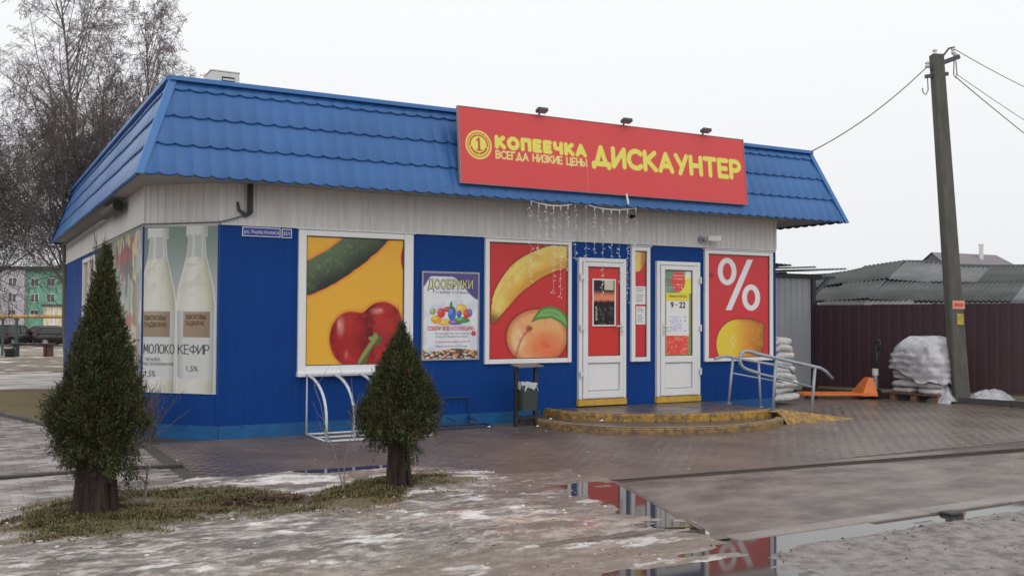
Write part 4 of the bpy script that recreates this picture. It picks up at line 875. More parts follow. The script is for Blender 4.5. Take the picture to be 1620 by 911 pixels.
# milk banner on the cut corner, collage beside it
ba = thing('milk_banner', 'tall advert with two milk bottles on the cut corner', 'banner', (-CH, CH, .535))
dx = np.array([1, -1, 0]) / math.sqrt(2); nrm = np.array([-1, -1, 0]) / math.sqrt(2); Wm = CH * math.sqrt(2) - .004
printsheet('banner_sheet', pic_milk, Wm, 2.02, .0055, tuple(nrm * .016), tuple(dx), parent=ba, aspect=(355, 810))
dpr = mat('charcoal_print', alb(52, 52, 56), .5); bpr = mat('brown_print', alb(86, 64, 44), .5)
def btext(s_, x0, x1, y, size, m, off=0.0):
    sc_ = Wm / 355; p0 = dx * (x0 * sc_) + nrm * .019; o = text('banner_text', s_, size, m, ba, (0, 0, 0), (1, 0, 0), offset=off)
    fit(o, x0 * sc_, x1 * sc_)
    for v in o.data.vertices:
        a, z = v.co.x, v.co.z; p = dx * a + nrm * .019; v.co = (p[0], p[1], z + 2.02 - y * 2.02 / 810)
btext('ВЯСКОВЫ', 6, 108, 458, .075, bpr, .002); btext('ПАДВОРАК', 4, 112, 490, .075, bpr, .002); btext('ВЯСКОВЫ', 204, 296, 452, .075, bpr, .002); btext('ПАДВОРАК', 200, 290, 482, .075, bpr, .002)
btext('ПИТЬЕВОЕ', 14, 84, 656, .05, dpr); btext('ПАСТЕРИЗОВАННОЕ', 2, 148, 678, .05, dpr); btext('1,5%', 14, 62, 732, .10, dpr); btext('1,5%', 210, 262, 702, .09, dpr)
co = thing('collage_banner', 'streaky food collage advert on the left side wall behind the tall conifer', 'banner', (-CH, 3.95, .535))
printsheet('banner_sheet', pic_collage, 3.20, 2.02, .02, (-.016, 0, 0), (0, -1, 0), parent=co, aspect=(360, 640))
# big red sign
sign = thing('shop_sign', 'long tilted red fascia sign with yellow lettering on the roof', 'sign', (2.92, -.575, 3.205)); sign.rotation_euler = (-math.atan(.1), 0, R(.0))
printsheet('sign_face', pic_sign, 4.88, 1.005, .0085, (0, -.002, 0), (1, 0, 0), parent=sign, m=M_sign, aspect=(4.88, 1.005))
m_ = MB(); m_.box(-.004, 4.884, .002, .05, -.004, 1.009); m_.build('sign_box', mat('red_sign_box', alb(170, 60, 62), .5), sign)
m_ = MB(); m_.box(-.016, -.004, -.008, .05, -.012, 1.02); m_.box(4.884, 4.896, -.008, .05, -.012, 1.02); m_.box(-.004, 4.884, -.007, .05, 1.009, 1.019); m_.box(-.004, 4.884, -.007, .05, -.012, -.004); m_.build('sign_edge', mat('grey_sign_edge', alb(150, 120, 122), .5), sign)
m_ = MB()
for x in (.7, 2.4, 4.2): m_.beam((x, .05, .1), (x, .25, .12), .04, .04); m_.beam((x, .05, .9), (x, .25, .9), .04, .04)
m_.build('bracket', M['grey_metal'], sign)
for x in (1.22, 2.63, 4.09):
    lp = MB(); lp.obox((x, -.08, 1.062), (.075, 0, 0), (0, .045, -.010), (0, .005, .021)); lp.tube([(x, -.04, 1.058), (x, .01, 1.02)], .013, 6)
    l_ = lp.build('floodlight', M['dark_grey'], sign); lp = MB(); lp.obox((x, -.086, 1.039), (.062, 0, 0), (0, .034, -.007), (0, .001, .003)); lp.build('lamp_glass', M['grey_metal'], l_)
m_ = MB(); m_.obox((2.60, -.03, -.065), (.012, 0, 0), (0, .008, 0), (-.012, 0, .075)); m_.build('cable_cover', M['white'], sign)
# icicle lights
def garland(x0, x1, lens, label, seed):
    rnd = random.Random(seed); gl = thing('icicle_lights', label, 'string lights', (x0, -.515, 3.04), group='icicle lights hung under the eave')
    W_ = x1 - x0; m_ = MB(); top = [(W_ * t_, 0, -.055 * 4 * t_ * (1 - t_) + .004) for t_ in np.linspace(0, 1, 16)]; m_.tube(top, .010, 6); m_.build('cord', M['white'], gl)
    n_ = len(lens)
    for k, L in enumerate(lens):
        t_ = (k + .15) / (n_ - .7); x = W_ * t_; z = -.055 * 4 * t_ * (1 - t_); st = MB(); st.tube([(x, 0, z), (x, 0, z - .06)], [.013, .005], 6)
        path = [(x, 0, z - .05)]; zz = z - .05
        while zz > z - L:
            zz -= .06; path.append((x + rnd.uniform(-.012, .012), rnd.uniform(-.012, .012), zz))
        st.tube(path, .0017, 4); s1 = st.build('strand', M['light_wire'], gl)
        bu = MB()
        for p in path[1:]:
            for q in range(3):
                if rnd.random() < .50:
                    c_ = Vector(p) + Vector((rnd.uniform(-.028, .028), rnd.uniform(-.025, .02), rnd.uniform(-.03, .03))); d_ = Vector((rnd.uniform(-1, 1), rnd.uniform(-1, 1), rnd.uniform(-1.2, .4))).normalized() * .016
                    bu.tube([c_ - d_, c_ + d_], [.0052, .003], 4)
        bu.build('bulb', M['bulb'], s1, kind='stuff')
garland(3.98, 4.72, [1.05, .62, .55, 1.15, 1.25, .85, .75], 'left string of white icicle lights over the banana window', 1)
garland(4.86, 5.76, [1.12, .65, 1.15, .75, 1.05, 1.28, .8], 'right string of white icicle lights over the left door', 2)

# ---------------------------------------------------------------- entrance steps, ramp, rails
steps = thing('entrance_steps', 'rounded two-tier concrete entrance step with worn yellow kerbs and ramp', 'steps', (0, 0, 0))
def smooth(pts, n=6):
    out = []; P = [np.array(p, float) for p in pts]; P = [2 * P[0] - P[1]] + P + [2 * P[-1] - P[-2]]
    for i in range(1, len(P) - 2):
        for t_ in np.linspace(0, 1, n, endpoint=False):
            a, b, c_, d_ = P[i - 1], P[i], P[i + 1], P[i + 2]; out.append(.5 * ((2 * b) + (c_ - a) * t_ + (2 * a - 5 * b + 4 * c_ - d_) * t_ ** 2 + (3 * b - a - 3 * c_ + d_) * t_ ** 3))
    out.append(P[-2]); return [tuple(p) for p in out]
upl = smooth([(4.50, -.03), (4.56, -.6), (4.96, -1.08), (5.48, -1.43), (6.18, -1.67), (6.87, -1.66), (7.40, -1.60)])
lol = smooth([(4.10, -.35), (4.19, -1.1), (4.52, -1.68), (5.12, -2.06), (5.91, -2.24), (6.66, -2.17), (7.10, -1.98), (7.42, -1.72)])
m_ = MB(); m_.prism(upl + [(7.40, -.03)], -.1, .168); m_.build('upper_step', M['step_top'], steps)
m_ = MB(); m_.prism(lol + [(7.42, -.06), (4.1, -.06)], -.1, .078); m_.build('lower_step', M['step_top'], steps)
def kerbs(line, z0, z1, t_, top, side, nseg):
    L = [0]; 
    for a, b in zip(line, line[1:]): L.append(L[-1] + math.hypot(b[0] - a[0], b[1] - a[1]))
    xs = [p[0] for p in line]; ys_ = [p[1] for p in line]; nrm_ = []
    def pt(s, off):
        x = np.interp(s, L, xs); y = np.interp(s, L, ys_); e_ = .02; tx = np.interp(s + e_, L, xs) - np.interp(s - e_, L, xs); ty = np.interp(s + e_, L, ys_) - np.interp(s - e_, L, ys_); k = math.hypot(tx, ty); return (x + ty / k * off, y - tx / k * off)
    for i in range(nseg):
        s = np.linspace(L[-1] * i / nseg + .003, L[-1] * (i + 1) / nseg - .003, 5); dz = random.uniform(-.004, .004); oo = random.uniform(-.006, .006)
        m_ = MB(); V = []; F = []
        for q in s:
            a = pt(q, oo + .008); b = pt(q, oo + .012 ); c_ = pt(q, -t_); V += [(*a, z0), (*b, z1 + dz - .018), (*pt(q, oo - .008), z1 + dz), (*c_, z1 + dz), (*c_, z0)]
        for k in range(4):
            for j in range(5): F.append((k * 5 + j, (k + 1) * 5 + j, (k + 1) * 5 + (j + 1) % 5, k * 5 + (j + 1) % 5))
        F += [(0, 1, 2, 3, 4), (24, 23, 22, 21, 20)]; m_.add(V, F); k_ = m_.build('kerb_stone', side, steps)
        m_ = MB(); V = []
        for q in s: V += [(*pt(q, oo - .004), z1 + dz + .003), (*pt(q, -t_ + .004), z1 + dz + .003)]
        m_.add(V, [(2 * k + 0, 2 * k + 2, 2 * k + 3, 2 * k + 1) for k in range(4)]); m_.build('kerb_top', top, k_)
kerbs(upl, .06, .178, .09, M['kerb_top'], M['yellow_kerb'], 9)
kerbs(lol, -.1, .084, .10, M['kerb_top'], mat('worn_ochre_paint', alb(142, 112, 62), .6, noise=(13, .5, .4, .6), col2=alb(92, 80, 66), bump=(28, .8)), 11)
# ramp
m_ = MB(); zr = lambda x: max(.0, .170 - .170 * (x - 7.35) / 1.25)
V = [(7.41, -1.80, -.1), (8.60, -1.88, -.1), (8.60, -.25, -.1), (7.41, -.10, -.1), (7.41, -1.72, .172), (8.60, -1.80, .004), (8.60, -.25, .004), (7.41, -.10, .172)]
m_.add(V, [(0, 3, 2, 1), (4, 5, 6, 7), (0, 1, 5, 4), (1, 2, 6, 5), (2, 3, 7, 6), (3, 0, 4, 7)]); m_.build('ramp', M['step_top'], steps)
m_ = MB(); N_ = 14; V = []
for k in range(N_ + 1):
    t_ = k / N_; x = 7.26 + 1.46 * t_; zt_ = .180 * (1 - max(0, (t_ - .12) / .88)) ** 1.05 + .003; wo = .17 * (1 - t_) ** .8 + .05; wy = -1.70 - .10 * t_
    V += [(x, wy + .13, zt_ - .004), (x, wy, zt_ + .004 * (1 - t_)), (x + .01, wy - wo * .55, zt_ * .62 + random.uniform(-.004, .004)), (x + .03, wy - wo + random.uniform(-.012, .012), -.012)]
m_.add(V, [(k * 4 + j, k * 4 + 4 + j, k * 4 + 5 + j, k * 4 + 1 + j)[::-1] for k in range(N_) for j in range(3)] + [(0, 1, 2, 3)]); m_.build('ramp_edge', M['yellow_kerb'], steps, True)
def bend(pts, n=6): return smooth(pts, n)
rb = thing('handrail', 'near grey tubular handrail on the outer edge of the ramp', 'handrail', (7.2, -1.72, 0), group='ramp handrails')
X0 = 7.2
m_ = MB(); m_.tube(bend([(6.95 - X0, 0, .70), (6.72 - X0, 0, .765), (6.635 - X0, 0, .82), (6.61 - X0, 0, .90), (6.65 - X0, 0, .985), (6.74 - X0, 0, 1.01), (6.95 - X0, 0, .965)], 5) + [(8.14 - X0, 0, .745), (8.24 - X0, 0, .70), (8.38 - X0, 0, .59)], .024, 8); m_.build('top_rail', M['rail'], rb, True)
m_ = MB(); m_.tube([(6.95 - X0, 0, .70), (7.25 - X0, .0, .64), (8.0 - X0, 0, .47)], .014, 8); m_.build('mid_rail', M['rail'], rb, True)
for a, b in (((7.21, .165), (7.27, .89)), ((7.95, .06), (8.03, .77))):
    m_ = MB(); m_.tube([(a[0] - X0, 0, a[1]), (b[0] - X0, 0, b[1])], .022, 8); m_.tube([(a[0] - X0, 0, a[1] - .006), (a[0] - X0, 0, a[1] + .006)], .045, 8); m_.build('post', M['rail'], rb, True)
ra = thing('handrail', 'far grey tubular handrail beside the shop wall', 'handrail', (7.49, -.5, 0), group='ramp handrails'); X0 = 7.49
m_ = MB(); m_.tube(bend([(7.22 - X0, 0, .845), (7.30 - X0, 0, .865), (7.46 - X0, 0, .88), (7.65 - X0, 0, .845)], 4) + [(8.47 - X0, 0, .72), (8.75 - X0, 0, .67), (8.85 - X0, 0, .58)], .022, 8); m_.build('top_rail', M['rail'], ra, True)
m_ = MB(); m_.tube([(7.57 - X0, 0, .62), (8.6 - X0, 0, .45)], .013, 8); m_.build('mid_rail', M['rail'], ra, True)
for a, b in (((7.49, .165), (7.58, .85)), ((8.14, .085), (8.10, .77))):
    m_ = MB(); m_.tube([(a[0] - X0, 0, a[1]), (b[0] - X0, 0, b[1])], .02, 8); m_.tube([(a[0] - X0, 0, a[1] - .006), (a[0] - X0, 0, a[1] + .006)], .042, 8); m_.build('post', M['rail'], ra, True)
# litter bin
bn = thing('litter_bin', 'dark grey litter bin hung between two posts under a flat lid', 'bin', (3.95, -.47, 0))
for x in (-.15, .15):
    m_ = MB(); m_.box(x - .024, x + .024, -.024, .024, 0, .80, .004); m_.build('post', M['black'], bn)
m_ = MB(); m_.box(-.13, .13, -.016, .016, .10, .14); m_.build('cross_bar', M['black'], bn)
m_ = MB(); m_.obox((.02, 0, .815), (.19, 0, .004), (0, .12, .012), (0, 0, .007)); m_.build('lid', M['grey_lid'], bn)
m_ = MB(); V = []; F = []
for z, a, b in ((.22, .115, .10), (.56, .125, .125), (.56, .118, .118), (.30, .105, .09)):
    V += [(x * a, y * b - .02, z) for x, y in ((-1, -.7), (-.85, -1), (.85, -1), (1, -.7), (1, .7), (.85, 1), (-.85, 1), (-1, .7))]
for k in range(3): F += [(k * 8 + i, k * 8 + (i + 1) % 8, k * 8 + 8 + (i + 1) % 8, k * 8 + 8 + i) for i in range(8)]
F += [tuple(range(7, -1, -1)), tuple(range(24, 32))]; m_.add(V, F); m_.build('bucket', M['dark_grey'], bn)
m_ = MB(); rnd = random.Random(5); V = []; n_ = 28
for k, (sc_, zb, dr) in enumerate(((.95, .50, 0), (1.02, .595, .012), (1.08, .575, .02), (1.12, .525, .05))):
    for i in range(n_):
        a = 2 * math.pi * i / n_; ca, sa = math.cos(a), math.sin(a); q = (abs(ca) ** 4 + abs(sa) ** 4) ** -.25
        hang = -.05 * max(0, ca) * (k == 3); V.append((ca * q * .122 * sc_ + rnd.uniform(-.008, .008), sa * q * .122 * sc_ - .02 + rnd.uniform(-.008, .008), zb + rnd.uniform(-dr, dr) + .05 * (-ca) * (k == 1) * .3 + hang))
m_.add(V, [(k * n_ + i, k * n_ + (i + 1) % n_, (k + 1) * n_ + (i + 1) % n_, (k + 1) * n_ + i) for k in range(3) for i in range(n_)]); tag(m_.build('bin_bag', M['bag_film'], None), 'pale crumpled plastic bag lining the litter bin', 'bag').location = (3.95, -.47, 0)
# bicycle racks
rk = thing('bike_rack', 'white tubular bicycle rack with curved hoops under the cucumber window', 'bike rack', (1.03, -.15, 0))
m_ = MB(); W_ = 1.36; m_.tube([(0, 0, .02), (0, -.76, .02), (W_, -.76, .02), (W_, 0, .02), (0, 0, .02)], .014, 8); m_.tube([(0, -.38, .02), (W_, -.38, .02)], .012, 8); m_.build('base_frame', M['white_tube'], rk, True)
m_ = MB(); m_.tube([(0, 0, .02), (0, 0, .75), (W_, 0, .75), (W_, 0, .02)], .014, 8); m_.build('back_frame', M['white_tube'], rk, True)
for x in (.0, .34, .68, 1.02, 1.36):
    m_ = MB(); pts = [(x, -.76, .02), (x, -.755, .30)] + [(x, -.75 + .75 * (1 - math.cos(a)), .30 + .44 * math.sin(a)) for a in np.linspace(.1, math.pi / 2, 10)]; m_.tube(pts, .017, 8); m_.build('hoop', M['white_tube'], rk, True)
r2 = thing('bike_rack', 'low dark blue bicycle rack by the wall under the poster', 'bike rack', (2.55, -.06, 0))
m_ = MB(); m_.tube([(0, 0, .02), (0, -.32, .02), (.95, -.32, .02), (.95, 0, .02), (0, 0, .02)], .012, 6); m_.build('base_frame', M['blue_tube'], r2)
for x in (.12, .42, .72):
    m_ = MB(); m_.tube([(x, -.32, .02), (x, -.30, .10), (x, 0, .12)], .008, 6); m_.build('divider', M['blue_tube'], r2)
m_ = MB(); m_.tube([(.30, 0, .02), (.30, 0, .385), (.76, 0, .385), (.76, 0, .02)], .014, 6); m_.build('hoop', M['blue_tube'], r2)
# litter
for k, (x, y, lb) in enumerate(((3.42, -.42, 'crumpled white paper scrap on the paving left of the litter bin'), (4.25, -.62, 'crumpled white paper scrap on the left end of the lower step'), (4.75, -1.10, 'torn pale wrapper lying on the lower step below the left door'), (4.02, -.66, 'small pale scrap on the paving under the litter bin'))):
    m_ = MB(); rnd = random.Random(k); n_ = 6; V = [(.035 * math.cos(i) * rnd.uniform(.5, 1.1), .035 * math.sin(i) * rnd.uniform(.5, 1.1), .0 + rnd.uniform(0, .012)) for i in np.linspace(0, 6.28, n_, endpoint=False)] + [(.008, 0, .024), (.01, .005, -.004)]
    m_.add(V, [(i, (i + 1) % n_, n_) for i in range(n_)] + [((i + 1) % n_, i, n_ + 1) for i in range(n_)]); o = m_.build('paper_scrap', M['white']); tag(o, lb, 'litter'); o.location = (x, y, .008 if k in (0, 3) else .09)

# ---------------------------------------------------------------- conifers
def thuja(name, label, loc, Hh, prof, trunk, n, seed, tip):
    root = thing(name, label, 'tree', loc, group='conifers on the verge'); rg_ = np.random.default_rng(seed); rnd = random.Random(seed)
    tb = MB()
    for (x, y, r0, zt, dx_, dy_) in trunk:
        tb.tube([(x * 1.45, y * 1.45, -.05), (x * 1.08, y * 1.08, .10), (x * .9 + dx_ * .05, y * .9 + dy_ * .05, .35), (x + dx_, y + dy_, zt)], [r0 * 1.3, r0, r0 * .78, r0 * .3], 9)
    tb.build('trunk', M['bark_dark'], root, True)
    zs = np.array([p[0] for p in prof]); rs = np.array([p[1] for p in prof])
    # sprays grouped in upright plumes
    npl = int(n / 26); zc = rg_.uniform(0, 1, npl); cdf = np.cumsum(np.interp(np.linspace(zs[0], zs[-1], 200), zs, rs) ** 1.3 + .004); cdf /= cdf[-1]
    zc = np.interp(zc, cdf, np.linspace(zs[0], zs[-1], 200)); th = rg_.uniform(0, 2 * np.pi, npl)
    lump = .74 + .48 * vnoise(th * 1.9, zc * 5.0, seed) + .22 * (vnoise(th * 5, zc * 13, seed + 3) - .5) + .20 * (rg_.random(npl) < .09)
    rr_ = np.interp(zc, zs, rs) * lump * (1 - .62 * rg_.random(npl) ** 1.8)
    base = np.column_stack([np.cos(th) * rr_, np.sin(th) * rr_, zc])
    upw = np.interp(zc / Hh, [0, .25, .5, 1], [.5, 1.1, 1.8, 3.0])
    axis = np.column_stack([np.cos(th), np.sin(th), upw]) + rg_.normal(0, .22, (npl, 3))
    low = (rg_.random(npl) < .55) & (zc < zs[0] + .13); axis[low, 2] = -rg_.uniform(.6, 2.4, low.sum()); base[low, 2] -= rg_.uniform(0, .16, low.sum()) * (vnoise(th[low] * 2.2, th[low] * 0, seed + 7) ** 2) * 2.2; axis /= np.linalg.norm(axis, axis=1)[:, None]
    rep = 26; B = np.repeat(base, rep, 0); Ax = np.repeat(axis, rep, 0); t_ = rg_.uniform(-.4, 1, len(B)); size = np.interp(B[:, 2] / Hh, [0, .6, 1], [.085, .07, .05]) * np.repeat(rg_.uniform(.5, 1.25, npl), rep)
    fan = np.cross(Ax, np.repeat(rg_.normal(0, 1, (npl, 3)), rep, 0)); fan /= np.linalg.norm(fan, axis=1)[:, None]
    side = rg_.uniform(-1, 1, len(B)); wd_ = size * .42 * (1.05 - np.clip(t_, 0, 1))
    pos = B + Ax * (t_ * size)[:, None] + fan * (side * wd_)[:, None] + rg_.normal(0, .004, B.shape)
    dirv = Ax + fan * (side * .9)[:, None] + rg_.normal(0, .28, B.shape); dirv /= np.linalg.norm(dirv, axis=1)[:, None]
    sd = np.cross(dirv, rg_.normal(0, 1, B.shape)); sd /= np.linalg.norm(sd, axis=1)[:, None]
    L = rg_.uniform(.012, .030, len(B)); wdt = L * rg_.uniform(.09, .17, len(B))
    p0 = pos; p1 = pos + dirv * (L * .5)[:, None] + sd * wdt[:, None]; p2 = pos + dirv * L[:, None]; p3 = pos + dirv * (L * .5)[:, None] - sd * wdt[:, None]
    V = np.stack([p0, p1, p2, p3], 1).reshape(-1, 3); F = np.arange(len(V)).reshape(-1, 4); V[:, 0] += .035 * np.clip(V[:, 2] - .6, 0, 2)
    tone = np.repeat(rg_.lognormal(0, .30, npl), rep) * rg_.uniform(.6, 1.5, len(B)); tone *= 1.30; br = np.repeat(rg_.random(npl) < .10, rep)
    lc = np.where(br[:, None], np.array([.075, .055, .024]), np.where(np.repeat(rg_.random(npl) < .4, rep)[:, None], np.array([.046, .052, .018]), np.array([.032, .040, .017]))) * tone[:, None]
    link(npmesh('crown', V, F, M['thuja'], cols=np.repeat(np.clip(lc, .006, .2), 4, 0)), 'crown', root)
    if tip:
        tw = MB()
        for k in range(tip):
            z = rnd.uniform(Hh * .62, Hh * .90); a = rnd.uniform(0, 6.28); r_ = .35 * np.interp(z, zs, rs); tw.tube([(r_ * math.cos(a), r_ * math.sin(a), z), (r_ * 1.4 * math.cos(a) + rnd.gauss(0, .015), r_ * 1.4 * math.sin(a), z + .12), (r_ * 1.5 * math.cos(a) + rnd.gauss(0, .03), r_ * 1.5 * math.sin(a), min(Hh * 1.06, z + rnd.uniform(.2, .4)))], [.004, .003, .0012], 4)
        tw.build('bare_twigs', M['thuja_tip'], root)
    return root
thuja('conifer', 'tall dark pointed conifer at left in front of the milk banner', (-1.80, -4.26, .012), 1.99,
      [(.50, .16), (.57, .27), (.64, .295), (.70, .285), (.82, .26), (1.0, .215), (1.2, .165), (1.45, .105), (1.65, .062), (1.82, .030), (1.95, .006)],
      [(-.055, 0, .072, 1.3, .03, 0), (.05, .03, .078, 1.5, -.02, 0), (.0, -.05, .075, 1.1, .0, -.1), (.10, -.01, .050, .9, .10, 0), (-.095, .02, .055, .9, -.10, 0), (.03, -.07, .05, .9, .06, -.1), (-.04, -.06, .045, .9, -.07, -.1)], 210000, 3, 30)
thuja('conifer', 'shorter bushy conifer with forked trunk in front of the bike rack', (.53, -4.26, .012), 1.50,
      [(.51, .18), (.56, .275), (.62, .295), (.70, .27), (.83, .225), (.97, .175), (1.10, .12), (1.22, .06), (1.30, .02), (1.38, .004)],
      [(-.025, 0, .058, 1.0, -.03, 0), (.035, .02, .062, 1.2, .02, 0), (.085, -.02, .026, .8, .03, 0), (.0, -.03, .05, .9, .0, .08), (-.075, .0, .024, .7, -.05, 0), (.015, -.05, .03, .8, .03, -.05)], 160000, 8, 14)
# bare plants
def twiggy(name, label, loc, stems, h, seed, m, spread=.25):
    rnd = random.Random(seed); mb = MB()
    for k in range(stems):
        a = rnd.uniform(0, 6.28); p = Vector((rnd.gauss(0, .03), rnd.gauss(0, .03), -.02)); d = Vector((math.cos(a) * spread * rnd.random(), math.sin(a) * spread * rnd.random(), 1)).normalized(); path = [p.copy()]
        n_ = 7
        for i in range(n_):
            d = (d + Vector((rnd.gauss(0, .12), rnd.gauss(0, .12), 0))).normalized(); p = p + d * h * rnd.uniform(.8, 1.1) / n_; path.append(p.copy())
            if i > 1:
                q = p.copy(); e_ = (d + Vector((rnd.gauss(0, .6), rnd.gauss(0, .6), rnd.gauss(0, .2)))).normalized(); mb.tube([q, q + e_ * h * .10, q + (e_ + Vector((0, 0, .3))) * h * .18], [.003, .002, .001], 3)
        mb.tube(path, [.006 - .004 * i / n_ for i in range(n_ + 1)], 4)
    o = mb.build(name, m); o.location = loc; tag(o, label, 'plant'); return o
twiggy('bare_sapling', 'thin bare sapling standing in the grass left of the short conifer', (.06, -4.25, .03), 2, 1.0, 4, M['twig'], .12)
twiggy('dead_shrub', 'low dark leafless shrub against the cut corner under the milk banner', (-.72, .30, 0), 26, .62, 6, M['twig_dark'], .55)
twiggy('dry_weed', 'dry bent weed stalks beside the tall conifer trunk', (-1.45, -3.98, .03), 5, .35, 9, M['twig'], .6)
leaf = MB(); rnd = random.Random(3)
for k in range(160):
    a = rnd.uniform(0, 6.28); r_ = rnd.random() ** .5; p = Vector((-.62 + .33 * r_ * math.cos(a), -4.35 + .13 * r_ * math.sin(a), .06 + .03 * (1 - r_) + rnd.uniform(0, .02))); d = Vector((rnd.gauss(0, 1), rnd.gauss(0, 1), rnd.gauss(0, .4))).normalized() * .03; s_ = d.cross(Vector((rnd.gauss(0, .3), rnd.gauss(0, .3), 1))).normalized() * .013
    leaf.add([p - d, p + s_, p + d, p - s_], [(0, 1, 2, 3)])
tag(leaf.build('dead_leaves', leafmat('dead_leaf', (.03, .018, .012), (.14, .07, .045))), 'small heap of dark dead leaves on the grass between the conifers', 'leaves', None, 'stuff')

# ---------------------------------------------------------------- RIGHT SIDE: shed, fence, barn, pole, sacks, pallet jack
shed = thing('shed', 'grey metal clad shed with slate roof behind the shop corner', 'shed', (9.2, 2.45, 0))
sheet((0, 0), (3.12, 0), .02, 2.26, .16, .012).build('wall', M['shed'], shed); sheet((3.12, 0), (3.12, 3), .02, 2.26, .16, .012).build('wall', M['shed'], shed)
MB().box(-.3, 3.0, .05, 3, 0, 2.2).build('inner_wall', M['shed'], shed)
MB().box(3.10, 3.20, -.04, .05, 0, 2.30).build('corner_post', M['black'], shed)
MB().box(-.3, 3.36, -.06, .06, 2.26, 2.34).build('roof_beam', M['black'], shed)
def corrug(W_, L_, pitch=.115, amp=.013, t_=.008):
    n_ = int(W_ / pitch * 6); V = []; F = []
    for j, y in enumerate((0, L_)):
        for i in range(n_ + 1): x = W_ * i / n_; V.append((x, y, amp * math.sin(2 * math.pi * x / pitch)))
    k = n_ + 1
    for j in (0, 1):
        for i in range(k): v = V[j * k + i]; V.append((v[0], v[1], v[2] - t_))
    for i in range(n_):
        F += [(i, i + 1, k + i + 1, k + i), (2 * k + i, 3 * k + i, 3 * k + i + 1, 2 * k + i + 1), (i, 2 * k + i, 2 * k + i + 1, i + 1), (k + i, k + i + 1, 3 * k + i + 1, 3 * k + i)]
    return V, F
cv, cf = corrug(1.12, 1.75)
sl_d = npmesh('roof_sheet', cv, cf, M['slate']); sl_p = npmesh('roof_sheet', cv, cf, M['slate_pale'])
for k, (x, z, tl, me) in enumerate(((-.2, 2.42, .03, sl_d), (.85, 2.40, -.02, sl_p), (1.9, 2.385, -.05, sl_p), (2.75, 2.36, -.06, sl_p))):
    for j in range(2):
        o = link(me, 'roof_sheet', shed); o.location = (x, -.25 + j * 1.65, z + .04 - j * .02); o.rotation_euler = (.02, -tl * -1.0, random.gauss(0, .01))
o = link(sl_d, 'roof_sheet', shed); o.location = (1.2, -.3, 2.53); o.rotation_euler = (.0, .03, .03)
for a, b in (((3.22, .0, 1.95), (3.62, .0, 2.27)), ((3.2, .02, 2.25), (3.8, .02, 2.29))):
    MB().beam(a, b, .05, .07).build('brace', M['steel_dark'], shed)
# fence
fe = thing('fence', 'long maroon profiled metal fence behind the stacked sacks', 'fence', (12.35, 2.39, .0), math.atan2(-.917, .4))
fl = sheet((0, 0), (1.16, 0), .10, 1.72, .19, .0035, .6); fme = fl.mesh('fence_sheet', M['maroon'])
for k in range(-1, 7):
    o = link(fme, 'fence_sheet', fe); o.location = (k * 1.14, -.004 * (k % 2), .008 * k)
for k in range(-1, 4):
    MB().box(k * 2.28 - .03, k * 2.28 + .03, .02, .08, -.1, 1.75).build('fence_post', M['maroon'], fe)
for z in (.45, 1.45): MB().box(-1.1, 7.9, .012, .05, z, z + .04).build('fence_rail', M['maroon'], fe)
# barn
barn = thing('barn', 'long low barn with sagging mossy asbestos roof behind the fence', 'barn', (12.35 + .917 * 2 - .4 * 5, 2.39 + .4 * 2 + .917 * 5, 0), math.atan2(-.917, .4))
rt = [0, 2.5, 3.3, 3.9, 4.5, 5.2, 5.5, 6.0, 6.9, 7.7, 9, 13]; rz_ = [2.6, 2.53, 2.55, 2.68, 2.78, 2.86, 2.82, 2.72, 2.67, 2.65, 2.66, 2.66]
MB().box(0, 13, .3, 8.6, -.1, 1.3).build('wall', mat('barn_wall', alb(104, 98, 92), .9, noise=(2, .3)), barn)
rows = 3; SL = 4.5; rnd = random.Random(12)
for c_ in range(13):
    x = c_ * 1.0; zr_ = np.interp(x + .5, rt, rz_); za = np.interp(x, rt, rz_); zb_ = np.interp(x + 1, rt, rz_)
    for r_ in range(rows):
        f0, f1 = r_ / rows, (r_ + 1) / rows; z0 = 1.38 + (zr_ - 1.38) * f0; z1 = 1.38 + (zr_ - 1.38) * f1; y0, y1 = SL * f0, SL * f1
        me = sl_p if (c_ > 4 and r_ == 2 and rnd.random() < .75) or rnd.random() < .05 else sl_d
        o = link(me, 'roof_sheet', barn); zl = 1.38 + (za - 1.38) * f0; o.location = (x, y0 - .1, zl + .022 * r_ + rnd.uniform(0, .010)); L_ = math.hypot(y1 - y0, z1 - z0); o.scale = (.93, (L_ + .14) / 1.75, 1)
        o.rotation_euler = (math.atan2(z1 - z0, y1 - y0) + rnd.gauss(0, .008), -(zb_ - za) * (f0 + f1) / 2, rnd.gauss(0, .008))
    o = link(sl_d, 'roof_sheet', barn); o.location = (x + 1, SL * 2, 1.38); o.scale = (.97, 4.75 / 1.75, 1); o.rotation_euler = (math.atan2(zr_ - 1.38, SL), 0, math.pi)
rd_ = MB(); rd_.tube([(a, SL, z + .02) for a, z in zip(np.linspace(0, 13, 27), np.interp(np.linspace(0, 13, 27), rt, rz_))], .08, 7); rd_.build('roof_ridge', M['slate'], barn)
for (a, f0, f1) in ((3.15, .05, .52), (3.95, .0, .28)):
    z0 = 1.38 + 1.2 * f0; MB().beam((a - .02, SL * f0, 1.45 + 1.15 * f0), (a, SL * f1, 1.45 + 1.25 * f1), .07, .03).build('moss_strip', M['moss'], barn)
